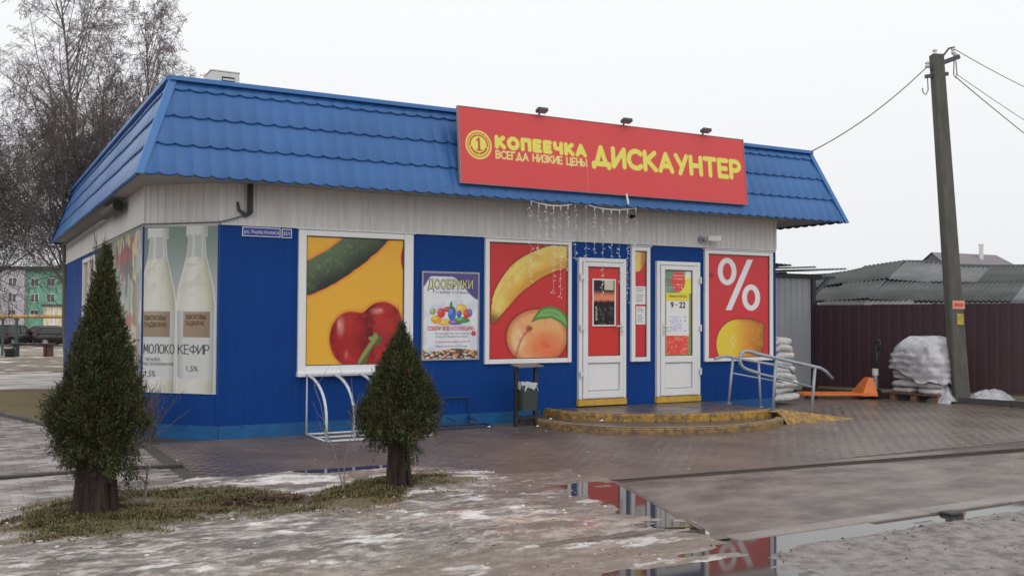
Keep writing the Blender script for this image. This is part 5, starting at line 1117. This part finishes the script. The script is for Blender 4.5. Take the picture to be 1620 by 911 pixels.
# house behind
hs_ = thing('house', 'distant house with grey gabled roof and pale chimney pipe', 'house', (60.2, 33.2, 0), math.atan2(-.4875, .873) + .25)
hw = MB(); hw.prism([(-3.4, -3), (2.6, -3), (2.6, 3), (-3.4, 3)], 0, 4.0); hw.build('wall', mat('house_wall', alb(150, 142, 134), .9), hs_)
rm_ = mat('house_roof', alb(124, 118, 122), .8, noise=(1, .2)); m_ = MB(); m_.add([(-3.6, -3.6, 3.9), (3.4, -3.6, 3.9), (2.2, 0, 5.95), (-3.2, 0, 6.05), (3.4, 3.6, 3.9), (-3.6, 3.6, 3.9)], [(0, 1, 2, 3), (4, 5, 3, 2), (1, 4, 2)]); rf_ = m_.build('roof', rm_, hs_)
m_ = MB(); m_.add([(-3.45, -3.4, 3.9), (-3.45, 3.4, 3.9), (-3.1, 0, 5.95)], [(0, 2, 1)]); m_.build('gable', mat('dark_gable', alb(86, 84, 88), .9), hs_)
m_ = MB(); m_.tube([(.45, -.6, 5.2), (.45, -.6, 6.45)], .15, 10); m_.tube([(.45, -.6, 6.5), (.45, -.6, 6.66)], .19, 10); m_.build('chimney', mat('pale_pipe', alb(196, 194, 192), .6), rf_)
h2 = thing('house', 'far low grey roofed house at the right frame edge', 'house', (75, 30, 0), math.atan2(-.4875, .873)); MB().box(-5, 5, -3, 3, 0, 3.6).build('wall', bpy.data.materials['house_wall'], h2)
m_ = MB(); m_.add([(-5.5, -3.5, 3.5), (5.5, -3.5, 3.5), (5.5, 0, 5.4), (-5.5, 0, 5.4), (5.5, 3.5, 3.5), (-5.5, 3.5, 3.5)], [(0, 1, 2, 3), (4, 5, 3, 2), (1, 4, 2), (5, 0, 3)]); m_.build('roof', rm_, h2)
# utility pole
pole = thing('utility_pole', 'leaning concrete utility pole with insulators at the right', 'pole', (12.48, -.82, 0))
lean = Vector((-.327, .183, 6.08)); rt_ = Vector((.873, -.4875, 0)); fw_ = Vector((.4875, .873, 0))
m_ = MB(); V = []
for f, hw_, hd in ((-.03, .135, .12), (1, .100, .09)):
    c_ = lean * f; V += [c_ + rt_ * x * hw_ + fw_ * y * hd for x, y in ((-.8, -1), (.8, -1), (1, -.8), (1, .8), (.8, 1), (-.8, 1), (-1, .8), (-1, -.8))]
m_.add(V, [(i, (i + 1) % 8, 8 + (i + 1) % 8, 8 + i) for i in range(8)] + [tuple(range(7, -1, -1)), tuple(range(8, 16))]); m_.build('shaft', M['pole'], pole)
tp = lean
m_ = MB(); m_.beam(tp + Vector((0, 0, -.22)) - rt_ * .12, tp + Vector((0, 0, -.05)) + rt_ * .36 - fw_ * .1, .07, .07); m_.build('crossarm', M['steel_dark'], pole)
m_ = MB(); m_.beam(tp + Vector((0, 0, -.38)) - rt_ * .2, tp + Vector((0, 0, -.33)) + rt_ * .2, .06, .06); m_.build('crossarm', M['steel_dark'], pole)
m_ = MB(); m_.tube([tp + Vector((0, 0, -.1)) + rt_ * .05, tp + Vector((0, 0, .12)) + rt_ * .22, tp + Vector((0, 0, .14)) + rt_ * .32], .018, 6); m_.build('hook', M['steel_dark'], pole)
for c_ in (tp + rt_ * .30 + Vector((0, 0, .07)), tp - rt_ * .16 + Vector((0, 0, -.17)), tp - rt_ * .03 + Vector((0, 0, .05)), tp + rt_ * .33 + Vector((0, 0, -.02))):
    m_ = MB(); m_.tube([c_ + Vector((0, 0, q)) for q in (-.06, -.03, 0, .03, .06)], [.022, .045, .028, .045, .015], 8); m_.build('insulator', M['white_dirty'], pole)
m_ = MB(); m_.tube([tp - rt_ * .16 + Vector((0, 0, -.36)), tp - rt_ * .15 + Vector((0, 0, -.62)), tp - rt_ * .19 + Vector((0, 0, -.70)), tp - rt_ * .24 + Vector((0, 0, -.66)), tp - rt_ * .25 + Vector((0, 0, -.58))], .010, 6); m_.build('cable_loop', M['cable'], pole)
m_ = MB(); m_.tube([tp + rt_ * .34 + Vector((0, 0, -.10)), tp + rt_ * .36 + Vector((0, 0, -.34)), tp + rt_ * .33 + Vector((0, 0, -.40)), tp + rt_ * .30 + Vector((0, 0, -.34)), tp + rt_ * .31 + Vector((0, 0, -.1))], .010, 6); m_.build('cable_loop', M['cable'], pole)
c_ = lean * (1.70 / 6.08) - fw_ * .118 + rt_ * .03
m_ = MB(); m_.obox(c_, rt_ * .105, fw_ * .004, Vector((0, 0, .072))); nb = m_.build('notice', mat('pale_notice', alb(212, 150, 130), .6, noise=(14, .2)), pole); m_ = MB(); m_.obox(c_ - fw_ * .006, rt_ * .08, fw_ * .002, Vector((0, 0, .03))); m_.build('notice_text_band', mat('red_band', alb(206, 88, 66), .6, noise=(20, .3)), nb)
c_ = lean * (1.45 / 6.08) - fw_ * .122 + rt_ * .04
m_ = MB(); m_.obox(c_, rt_ * .058, fw_ * .004, Vector((0, 0, .095))); m_.build('notice', mat('yellow_notice', alb(178, 160, 70), .6, noise=(14, .4)), pole)
def sag(a, b, s_, n_=18):
    a, b = Vector(a), Vector(b); return [a.lerp(b, t_) - Vector((0, 0, s_ * 4 * t_ * (1 - t_))) for t_ in np.linspace(0, 1, n_)]
pt = Vector((12.48, -.82, 0)) + tp
for k, (a, b, s_, r_, lb) in enumerate(((Vector((9.60, -.15, ZT + .03)), pt - rt_ * .16 + Vector((0, 0, -.2)), .12, .010, 'black service cable from the shop roof corner up to the pole'),
    (pt + rt_ * .33 + Vector((0, 0, .10)), pt + Vector((2.87, .65, .07)) * 4.0, .22, .007, 'topmost thin overhead wire leaving the pole to the right'), (pt + rt_ * .34 + Vector((0, 0, -.33)), pt + Vector((2.97, .71, -.32)) * 4.0, .1, .006, 'middle thin overhead wire leaving the pole to the right'), (pt + rt_ * .33 + Vector((0, 0, -.38)), pt + Vector((3.82, 1.26, -.34)) * 4.0, .12, .009, 'lowest and thickest overhead wire leaving the pole to the right'))):
    m_ = MB(); m_.tube(sag(a, b, s_), r_, 5); tag(m_.build('overhead_wire', M['cable'], smooth=True), lb, 'wire')
# sacks
def sack_mesh(seed, lx=.40, ly=.235, lz=.075):
    rg_ = np.random.default_rng(seed); nu, nv = 26, 14; V = []; 
    for j in range(nv + 1):
        ph = -math.pi / 2 + math.pi * j / nv
        for i in range(nu):
            th = 2 * math.pi * i / nu; ce = lambda v, p: math.copysign(abs(v) ** p, v)
            V.append((lx * ce(math.cos(ph), .55) * ce(math.cos(th), .45), ly * ce(math.cos(ph), .55) * ce(math.sin(th), .45), lz * ce(math.sin(ph), .75)))
    V = np.array(V); k = 1 + .22 * (fbm(V[:, 0] * 7 + seed, V[:, 1] * 7 + V[:, 2] * 5, seed, 3) - .5); V[:, :2] *= k[:, None]
    V[:, 2] += .060 * (fbm(V[:, 0] * 6 + 3 * seed, V[:, 1] * 6, seed + 9, 4) - .5) + .010 * np.sin(V[:, 0] * 46 + 9 * V[:, 1] + seed) * sst(ly * .5, ly * .9, np.abs(V[:, 1]))
    V[:, 2] -= .02 * (np.abs(V[:, 0]) / lx) ** 3
    F = [(j * nu + i, j * nu + (i + 1) % nu, (j + 1) * nu + (i + 1) % nu, (j + 1) * nu + i) for j in range(nv) for i in range(nu)]
    return npmesh('sack', V, F, M['sack'], True)
sm = [sack_mesh(s_) for s_ in range(4)]
pal = thing('pallet', 'wooden pallet under the wrapped stack of sacks by the fence', 'pallet', (12.44, -.18, 0), R(8))
for y in (-.40, -.0, .40):
    for x in (-.40, 0, .40): MB().box(x - .07, x + .07, y - .05, y + .05, .02, .10).build('block', M['wood_pallet'], pal)
for k in range(7): MB().box(-.5, .5, -.46 + k * .145, -.36 + k * .145 - .0, .122, .142).build('deck_board', M['wood_pallet'], pal)
for x in (-.40, 0, .40): MB().box(x - .05, x + .05, -.46, .51, .1005, .1215).build('stringer_board', M['wood_pallet'], pal)
for y in (-.40, 0, .40): MB().box(-.49, .49, y - .05, y + .05, 0, .0195).build('bottom_board', M['wood_pallet'], pal)
rnd = random.Random(21)
for lay in range(8):
    for k in range(2):
        o = link(sm[(lay * 2 + k) % 4], 'sack'); 
        cx, cy, rz0 = (0, -.235 + k * .47, 0) if lay % 2 == 0 else (-.235 + k * .47, 0, math.pi / 2)
        a = R(8); jx, jy = rnd.gauss(0, .015), rnd.gauss(0, .015); shrink = [1.03, 1.02, 1.0, .99, .97, .93, .86, .74][lay]
        o.location = (12.44 + (cx * shrink * math.cos(a) - cy * math.sin(a) * shrink) * 1.0 + jx, -.18 + cx * shrink * math.sin(a) + cy * shrink * math.cos(a) + jy, .205 + lay * .109); o.rotation_euler = (rnd.gauss(0, .03), rnd.gauss(0, .03), rz0 + a + rnd.gauss(0, .04)); o.scale = (1.12 * shrink, 1.0 * shrink, .93)
        tag(o, ['lowest', 'second lowest', 'third lowest', 'fourth lowest', 'fourth highest', 'third highest', 'second highest', 'topmost'][lay] + ' layer grey white sack of the stack on the pallet', 'sack', 'sacks stacked on the pallet by the fence')
V = []; nu, nv = 48, 12; hts = [1.13, 1.125, 1.10, 1.06, 1.0, .93, .85, .76, .66, .55, .45, .38]; rads = [.02, .18, .33, .43, .475, .50, .51, .515, .52, .525, .53, .535]
nu, nv = 96, 22; Vn = []
jj, ii = np.meshgrid(np.arange(nv), np.arange(nu), indexing='ij'); th = 2 * np.pi * ii / nu; tt = jj / (nv - 1)
skirt = .60 + .16 * (fbm(np.cos(th) * 1.6 + 5, np.sin(th) * 1.6 + 5, 71, 4) - .5) * 2 + .20 * np.cos(th + .75)
zprof = np.interp(tt, [0, .2, .32, .42, 1], [1.16, 1.12, 1.04, .92, 0]); zw = np.where(tt <= .42, zprof, .92 - (tt - .42) / .58 * skirt)
rw = np.interp(tt, [0, .2, .32, .42, .6, 1], [.01, .28, .40, .475, .525, .55]); q = (np.abs(np.cos(th)) ** 3.4 + np.abs(np.sin(th)) ** 3.4) ** (-1 / 3.4)
fold = .6 * (fbm(th * 4.0 + zw * 7.0, zw * 9.0 + th * 1.5, 33, 5, .65) - .5) + .55 * (.5 - np.abs(2 * fbm(th * 3.0 - zw * 6.0, zw * 7.0 + th * 2.5, 37, 3) - 1)) - .10; rw = rw * q * (1 + .035 * sst(.4, .55, tt) * np.sin(zw * 56 + 1.5 * fbm(th * 2, th * 0, 3, 2))) * (1 + .17 * fold * sst(.1, .4, tt)); zw = zw + .07 * (fbm(rw * np.cos(th) * 5 + 9, rw * np.sin(th) * 5 + 9, 44, 4) - .5)
Vn = np.stack([rw * np.cos(th), rw * np.sin(th), zw], -1).reshape(-1, 3).tolist()
Fn = [(j * nu + i, (j + 1) * nu + i, (j + 1) * nu + (i + 1) % nu, j * nu + (i + 1) % nu) for j in range(nv - 1) for i in range(nu)]
m_ = MB(); m_.add(Vn, Fn); o = m_.build('plastic_wrap', M['wrap'], smooth=True); o.location = (12.44, -.18, .0); o.rotation_euler = (0, 0, R(8)); tag(o, 'crumpled translucent white plastic sheet draped over the sacks on the pallet', 'plastic sheet')
for lay in range(9):
    o = link(sm[lay % 4], 'sack'); w_ = np.interp(lay, [0, 3, 5, 8], [1.0, .93, .72, .60]); o.location = (9.36 - .10 * (1 - w_) + rnd.gauss(0, .012), .42 + rnd.gauss(0, .02), .13 + lay * .117); o.rotation_euler = (rnd.gauss(0, .04), rnd.gauss(0, .05), rnd.gauss(0, .05)); o.scale = (w_ * .90, 1.1 * max(.8, w_), .98)
    nm = ['bottom white sack of the pile beside the shop corner', 'second white sack up in the pile beside the shop corner', 'third white sack up in the pile beside the shop corner', 'fourth white sack up in the pile beside the shop corner', 'middle white sack of the pile beside the shop corner', 'fourth white sack from the top beside the shop corner', 'third white sack from the top beside the shop corner', 'second white sack from the top beside the shop corner', 'topmost white sack of the pile beside the shop corner'][lay]
    tag(o, nm, 'sack', 'sacks piled beside the shop')
MB_ = MB()
# plastic heap at the pole foot
def heap(name, label, loc, lx, ly, lz, seed, m=None):
    nx_, ny_ = 46, 26; x, y = np.meshgrid(np.linspace(-1, 1, nx_), np.linspace(-1, 1, ny_), indexing='ij'); x = x.ravel(); y = y.ravel(); r_ = np.hypot(x, y); nz = fbm(x * 3 + seed, y * 3, seed, 5); rim = 1 + .5 * (fbm(np.arctan2(y, x) * 1.5, r_ * 0, seed + 4, 3) - .5)
    z = np.maximum(0, 1 - (r_ / rim) ** 1.3) * (.4 + 1.1 * nz) + .30 * (np.abs(fbm(x * 6, y * 6, seed + 8, 3) - .5)) * (r_ < rim); z = np.where(r_ > rim, -.15, z)
    o = link(npmesh(name, np.column_stack([x * lx, y * ly, z * lz]), gridF(nx_, ny_), m or M['bag_film'], False), name); o.location = loc; tag(o, label, 'plastic' if m is None else 'snow'); return o
heap('plastic_heap', 'crumpled pale plastic sheet heaped to the right of the pole foot', (12.98, -1.02, .0), .52, .34, .26, 2).rotation_euler = (0, 0, -.6)
heap('plastic_heap', 'small crumpled plastic heap between the pallet and the pole', (12.30, -.62, .0), .26, .26, .28, 5)
snm = mat('old_snow', alb(214, 214, 218), .6, noise=(6, .2), bump=(20, .8))
heap('snow_patch', 'patch of old snow on the grass strip at far right', (13.35, -1.75, .03), .35, .25, .10, 12, snm)
# pallet jack
pj = thing('pallet_jack', 'orange hand pallet jack with black upright handle by the fence', 'pallet jack', (11.70, .58, 0), R(154))
for s_ in (-1, 1):
    m_ = MB(); m_.box(.02, 1.12, s_ * .18 - .08, s_ * .18 + .08, .065, .105, .006); m_.add([(1.12, s_ * .18 - .08, .066), (1.12, s_ * .18 + .08, .066), (1.22, s_ * .18 + .05, .07), (1.22, s_ * .18 - .05, .07), (1.12, s_ * .18 - .08, .104), (1.12, s_ * .18 + .08, .104), (1.22, s_ * .18 + .05, .085), (1.22, s_ * .18 - .05, .085)], [(0, 3, 2, 1), (4, 5, 6, 7), (1, 2, 6, 5), (2, 3, 7, 6), (3, 0, 4, 7)]); f_ = m_.build('fork', M['orange'], pj)
    m_ = MB(); m_.tube([(1.0, s_ * .18 - .05, .04), (1.0, s_ * .18 + .05, .04)], .04, 12); m_.build('fork_wheel', M['tyre'], f_)
m_ = MB(); V = []
for z, a, b, hw_ in ((.06, .16, -.14, .26), (.12, .13, -.13, .25), (.36, -.02, -.12, .11), (.38, -.04, -.115, .10)): V += [(a, -hw_, z), (a, hw_, z), (b, hw_, z), (b, -hw_, z)]
m_.add(V, [(k * 4 + i, k * 4 + (i + 1) % 4, k * 4 + 4 + (i + 1) % 4, k * 4 + 4 + i) for k in range(3) for i in range(4)] + [(3, 2, 1, 0), (12, 13, 14, 15)]); m_.build('body', M['orange'], pj)
m_ = MB(); m_.tube([(-.20, 0, .10), (-.20, 0, .52)], .045, 10); m_.build('pump_column', M['grey_metal'], pj)
m_ = MB(); m_.tube([(-.20, 0, .42), (-.20, 0, .54)], .055, 10); m_.build('column_sleeve', M['white_dirty'], pj)
for s_ in (-1, 1):
    m_ = MB(); m_.tube([(-.20, s_ * .03, .09), (-.20, s_ * .085, .09)], .09, 14); m_.build('steer_wheel', M['tyre'], pj)
m_ = MB(); m_.tube([(-.20, 0, .50), (-.24, 0, .86)], .026, 8); m_.tube([(-.24, 0, .86), (-.245, -.10, .92), (-.255, -.10, 1.03), (-.258, 0, 1.06), (-.255, .10, 1.03), (-.245, .10, .92), (-.24, 0, .86)], .017, 8); m_.build('handle', M['black'], pj, True)

# ---------------------------------------------------------------- LEFT BACKGROUND
# apartment block far away
ap = thing('apartment_block', 'far three-storey apartment block in green and lilac panels', 'apartment block', (7.5, 165.8, -1.1), math.atan2(-.4875, .873))
gn = mat('green_render', alb(112, 164, 142), .85, noise=(.4, .12)); li = mat('lilac_render', alb(176, 172, 178), .85, noise=(.4, .1)); crm = mat('cream_render', alb(206, 198, 176), .85)  # apartment block colours muted to stand in for distance haze
gl_ = mat('far_glass', alb(84, 86, 96), .15); PXM = .1037
secs = [(-34, -5.8, gn, 0), (-5.8, -1.9, li, .8), (-1.9, 14, gn, 0), (14, 30, li, .5)]
for x0, x1, m0, dp in secs:
    MB().box(x0, x1, -dp, 11, 0, 9.6).build('wall', m0, ap)
MB().box(-34.3, 30.3, -1.0, 11.3, 9.6, 10.1).build('roof', M['slate'], ap)
for x0, x1, m0, dp in secs:
    n_ = max(1, int((x1 - x0) / 2.6)); st_ = (x1 - x0) / n_
    for k in range(n_):
        xc = x0 + st_ * (k + .5)
        for f in range(3):
            z0 = 1.7 + f * 2.6
            fo = MB().box(xc - .66, xc + .66, -dp - .06, -dp + .02, z0 - .08, z0 + 1.36).build('window', M['white'], ap)
            for q in (-.60, .05): MB().box(xc + q, xc + q + .55, -dp - .08, -dp - .05, z0, z0 + 1.28).build('pane', gl_, fo)
an = thing('annex', 'cream low annex in front of the green apartment block', 'building', (9.0, 150, -1.1), math.atan2(-.4875, .873)); MB().box(-.4, 6, -3, 3, 0, 3.5).build('wall', crm, an); MB().box(-.7, 6.3, -3.3, 3.3, 3.5, 3.75).build('roof', M['slate'], an); MB().box(1.0, 1.35, -3.06, -2.98, .2, 3.1).build('window', M['white'], an)
# gas pipe on posts
def at(D, px, z): return (-2.628 + .48725 * D + .87309 * (px - 810) / 1542.63 * D, -11.861 + .87284 * D - .48753 * (px - 810) / 1542.63 * D, z)
AN = math.atan2(-.4875, .873); P0 = at(35.6, 28, -.09)
gp = thing('gas_pipe', 'yellow overhead gas pipe on green posts beyond the lawn', 'pipe', P0, AN)
yl = mat('yellow_pipe', alb(190, 160, 108), .6, noise=(3, .2)); gp_g = mat('green_post', alb(62, 84, 76), .6)
m_ = MB(); m_.tube([(-9, .3, 1.44), (0, 0, 1.44), (9, -.2, 1.45)], .075, 10); m_.build('pipe_run', yl, gp)
for x, y in ((-.52, .0), (-.33, .6), (.0, .0), (-5.2, .2), (5.4, -.1)):
    m_ = MB(); m_.tube([(x, y, -.1), (x, y, 1.36)], .045, 8); m_.box(x - .06, x + .06, y - .06, y + .06, 1.30, 1.365); m_.build('post', gp_g, gp)
tb = thing('bench', 'low dark bench with red brown legs under the gas pipe', 'bench', at(35, 52, -.09), AN)
MB().box(-.80, .78, -.20, .20, .42, .48).build('seat', M['black'], tb)
for x in (.53, .66): MB().box(x - .045, x + .045, -.16, .16, 0, .42).build('leg', mat('red_brown_leg', alb(84, 60, 56), .8), tb)
MB().box(-.62, -.52, -.16, .16, 0, .42).build('leg', M['black'], tb)
bk = thing('bucket', 'small black bucket on the ground under the gas pipe', 'bucket', at(34.6, 17, -.09)); m_ = MB(); m_.tube([(0, 0, 0), (0, 0, .30)], [.14, .19], 12); m_.build('body', M['black'], bk); m_ = MB(); m_.tube([(-.19, 0, .30), (0, 0, .44), (.19, 0, .30)], .01, 5); m_.build('handle', M['grey_metal'], bk)
# parked cars
def car(label, loc, rz, paint, L=4.2, Hc=1.48, hatch=True):
    c_ = thing('parked_car', label, 'car', loc, rz, 'cars parked beyond the lawn'); W_ = .86
    st = [(-L / 2, .45, .72, .55), (-L / 2 + .05, .28, .92, .78), (-L / 2 + .45, .20, .98, .85), (-.4, .18, .96, W_), (.6, .18, .95, W_), (1.1, .18, .93, W_), (L / 2 - .35, .2, .78, .82), (L / 2 - .06, .28, .66, .72), (L / 2, .42, .56, .55)]
    m_ = MB(); V = []; ns = 10
    for x, zb, zt, hw_ in st:
        for u, v in ((-.86, 0), (-1, .25), (-1.0, .62), (-.93, .92), (-.75, 1), (.75, 1), (.93, .92), (1.0, .62), (1, .25), (.86, 0)): V.append((x, u * hw_, zb + (zt - zb) * v))
    F = [(k * ns + i, k * ns + (i + 1) % ns, (k + 1) * ns + (i + 1) % ns, (k + 1) * ns + i) for k in range(len(st) - 1) for i in range(ns)] + [tuple(range(ns - 1, -1, -1)), tuple(range((len(st) - 1) * ns, len(st) * ns))]
    m_.add(V, F); bd = m_.build('body', paint, c_, True)
    b0, b1, t0, t1 = (-L / 2 + .15, 1.15, -L / 2 + .55, .35) if hatch else (-L / 2 + .55, 1.15, -.95, .35)
    zt = Hc; m_ = MB(); m_.add([(b0, -.80, .95), (b1, -.80, .94), (b1, .80, .94), (b0, .80, .95), (t0, -.62, zt - .06), (t1, -.62, zt - .06), (t1, .62, zt - .06), (t0, .62, zt - .06)], [(0, 1, 5, 4), (1, 2, 6, 5), (2, 3, 7, 6), (3, 0, 4, 7)]); m_.build('window_glass', M['dark_glass'], c_)
    m_ = MB(); m_.add([(t0 - .05, -.63, zt - .07), (t1 + .05, -.63, zt - .07), (t1 + .05, .63, zt - .07), (t0 - .05, .63, zt - .07), (t0 + .1, -.5, zt), (t1 - .15, -.5, zt), (t1 - .15, .5, zt), (t0 + .1, .5, zt)], [(4, 5, 6, 7), (0, 1, 5, 4), (1, 2, 6, 5), (2, 3, 7, 6), (3, 0, 4, 7), (3, 2, 1, 0)]); m_.build('roof', paint, c_, True)
    m_ = MB()
    for s_ in (-1, 1):
        for xb, xt in ((b0, t0), (b1, t1), (-.25, -.2)): MB().beam((xb, s_ * .805, .94), (xt, s_ * .63, zt - .06), .06, .05).build('pillar', paint, c_)
    for x in (-L / 2 + .75, L / 2 - .78):
        for s_ in (-1, 1):
            wv = MB(); wv.tube([(x, s_ * .70, .31), (x, s_ * .88, .31)], .31, 18); wv = wv.build('wheel', M['tyre'], c_); r_ = MB(); r_.tube([(x, s_ * .86, .31), (x, s_ * .895, .31)], [.20, .17], 14); r_.build('rim', M['rim'], wv)
    for s_ in (-1, 1):
        MB().obox((L / 2 - .10, s_ * .58, .60), (.05, 0, 0), (0, .14, 0), (0, 0, .06)).build('headlight', M['grey_metal'], c_); MB().obox((-L / 2 + .06, s_ * .66, .80), (.04, 0, 0), (0, .10, 0), (0, 0, .09)).build('taillight', mat('tail_lamp', (.3, .02, .02), .2), c_)
        MB().obox((.85, s_ * .93, .98), (.06, 0, 0), (0, .06, 0), (0, 0, .05)).build('mirror', paint, c_)
    for s_ in (-1, 1): MB().obox((-.55, s_ * .865, .80), (.07, 0, 0), (0, .008, 0), (0, 0, .012)).build('door_handle', M['black'], c_)
    return c_
ang = math.atan2(-.4875, .873)
def cp(D, px, z=-.1): return (-2.628 + fwd.x * D + right.x * (px - 810) / 1542.63 * D, -11.861 + fwd.y * D + right.y * (px - 810) / 1542.63 * D, z)
car('dark grey parked hatchback seen side-on beyond the gas pipe', cp(76, 64, -1.02), ang + math.pi + .35, mat('grey_car_paint', (.022, .024, .032), .2), 3.9, 1.5)
car('black parked car with red tail lamps close to the shop wall', cp(74, 103, -1.02), ang + .5, mat('black_car_paint', (.012, .011, .013), .2), 4.2, 1.45)
car('silver grey parked car at the left frame edge', cp(78, 2, -1.02), ang + math.pi / 2 + .3, mat('silver_car_paint', (.30, .30, .32), .25), 4.2, 1.5)
car('dark parked car seen end-on between silver and grey cars', cp(74, 22, -1.02), ang + math.pi / 2 - .1, mat('dark_car_paint', (.018, .018, .020), .25), 4.2, 1.6)
# bare trees
def bare_tree(label, loc, h, r0, seed, spread=.5, droop=.0, levels=4, nb=(11, 7, 6, 4), bark='bark_grey', twig='twig', split=None, lratio=.5, name='bare_tree', start=.2):
    rnd = random.Random(seed); root = thing(name, label, 'tree', loc, group='bare trees beyond the shop'); TB, TW = MB(), MB()
    def grow(p, d, L, r, lv):
        n_ = 7 if lv == 0 else (5 if lv == 1 else (4 if lv == 2 else 3)); path = [p.copy()]; rads_ = [r]; kids = []
        for i in range(n_):
            wob_ = .035 if lv == 0 else .13
            tr = .10 if lv < 2 else (-droop if lv >= 2 else 0)
            d = (d + Vector((rnd.gauss(0, wob_), rnd.gauss(0, wob_), rnd.gauss(0, wob_) + tr))).normalized(); p = p + d * (L / n_); path.append(p.copy()); rr_ = max(.0032 if lv > 2 else .0045, r * (1 - .8 * (i + 1) / n_)); rads_.append(rr_)
        if lv < levels:
            for k in range(nb[lv]):
                t_ = start + (1 - start) * (k + rnd.random()) / nb[lv] if lv == 0 else .2 + .8 * (k + rnd.random()) / nb[lv]
                f = min(t_ * n_, n_ - 1e-3); i = int(f); q = path[i].lerp(path[i + 1], f - i); dd = (path[i + 1] - path[i]).normalized(); a = rnd.uniform(0, 6.28)
                sd = dd.cross(Vector((math.cos(a), math.sin(a), .2)));  sd = sd.normalized() if sd.length > .01 else Vector((1, 0, 0))
                ang_ = rnd.uniform(.45, 1.0) * (spread if lv == 0 else 1.0) + (.05 if lv else 0); nd = (dd * math.cos(ang_) + sd * math.sin(ang_)).normalized()
                ll = L * lratio * rnd.uniform(.65, 1.15) * ((1.25 - .65 * t_) if lv == 0 else (1.1 - .4 * t_)); rad_ = max(.004, rads_[i] * (.55 if lv == 0 else .5)); kids.append((q, nd, ll, rad_))
        tgt = TB if lv < 2 else TW
        tgt.tube(path, rads_, 7 if lv == 0 else (5 if lv == 1 else 3), cap=False)
        for q, nd, ll, rad_ in kids: grow(q, nd, ll, rad_, lv + 1)
    for k in range(split or 1):
        dd = Vector((rnd.gauss(0, .12) if split else 0, rnd.gauss(0, .12) if split else 0, 1)).normalized(); grow(Vector((rnd.gauss(0, .15) if split else 0, 0, -.1)), dd, h * (rnd.uniform(.85, 1.0) if split else 1), r0, 0)
    TB.build('trunk', M[bark], root, True); TW.build('crown', M[twig], root); return root
bare_tree('tallest bare birch left of the roof corner with drooping fine twigs', cp(28, 143), 10.6, .085, 5, .72, .14, 4, (46, 13, 9, 6), 'bark_grey', 'twig', None, .36, start=.16)
bare_tree('slim bare birch just left of the roof hip', cp(30, 250), 10.8, .07, 11, .62, .14, 4, (48, 12, 9, 6), 'bark_grey', 'twig', None, .33)
bare_tree('small faint bare birch above the roof beside the vent', cp(34, 308), 9.0, .06, 17, .6, .12, 4, (40, 11, 8, 5), 'bark_grey', 'twig', None, .30)
bare_tree('dense dark fruit tree spreading behind the left roof edge', cp(23, 112), 5.7, .10, 23, 1.1, .05, 4, (24, 10, 8, 5), 'bark_grey', 'twig_dark', 2, .54, start=.42)
bare_tree('dark crooked tree with low hanging boughs at the left frame edge', cp(25, -60), 5.6, .10, 31, 1.15, .13, 4, (24, 10, 8, 5), 'bark_grey', 'twig_dark', 2, .64, start=.42)
bare_tree('bushy bare tree filling the gap between the two birches', cp(26, 195), 7.8, .08, 37, .85, .06, 4, (24, 8, 7, 4), 'bark_grey', 'twig_mid', 2, .40, start=.3)
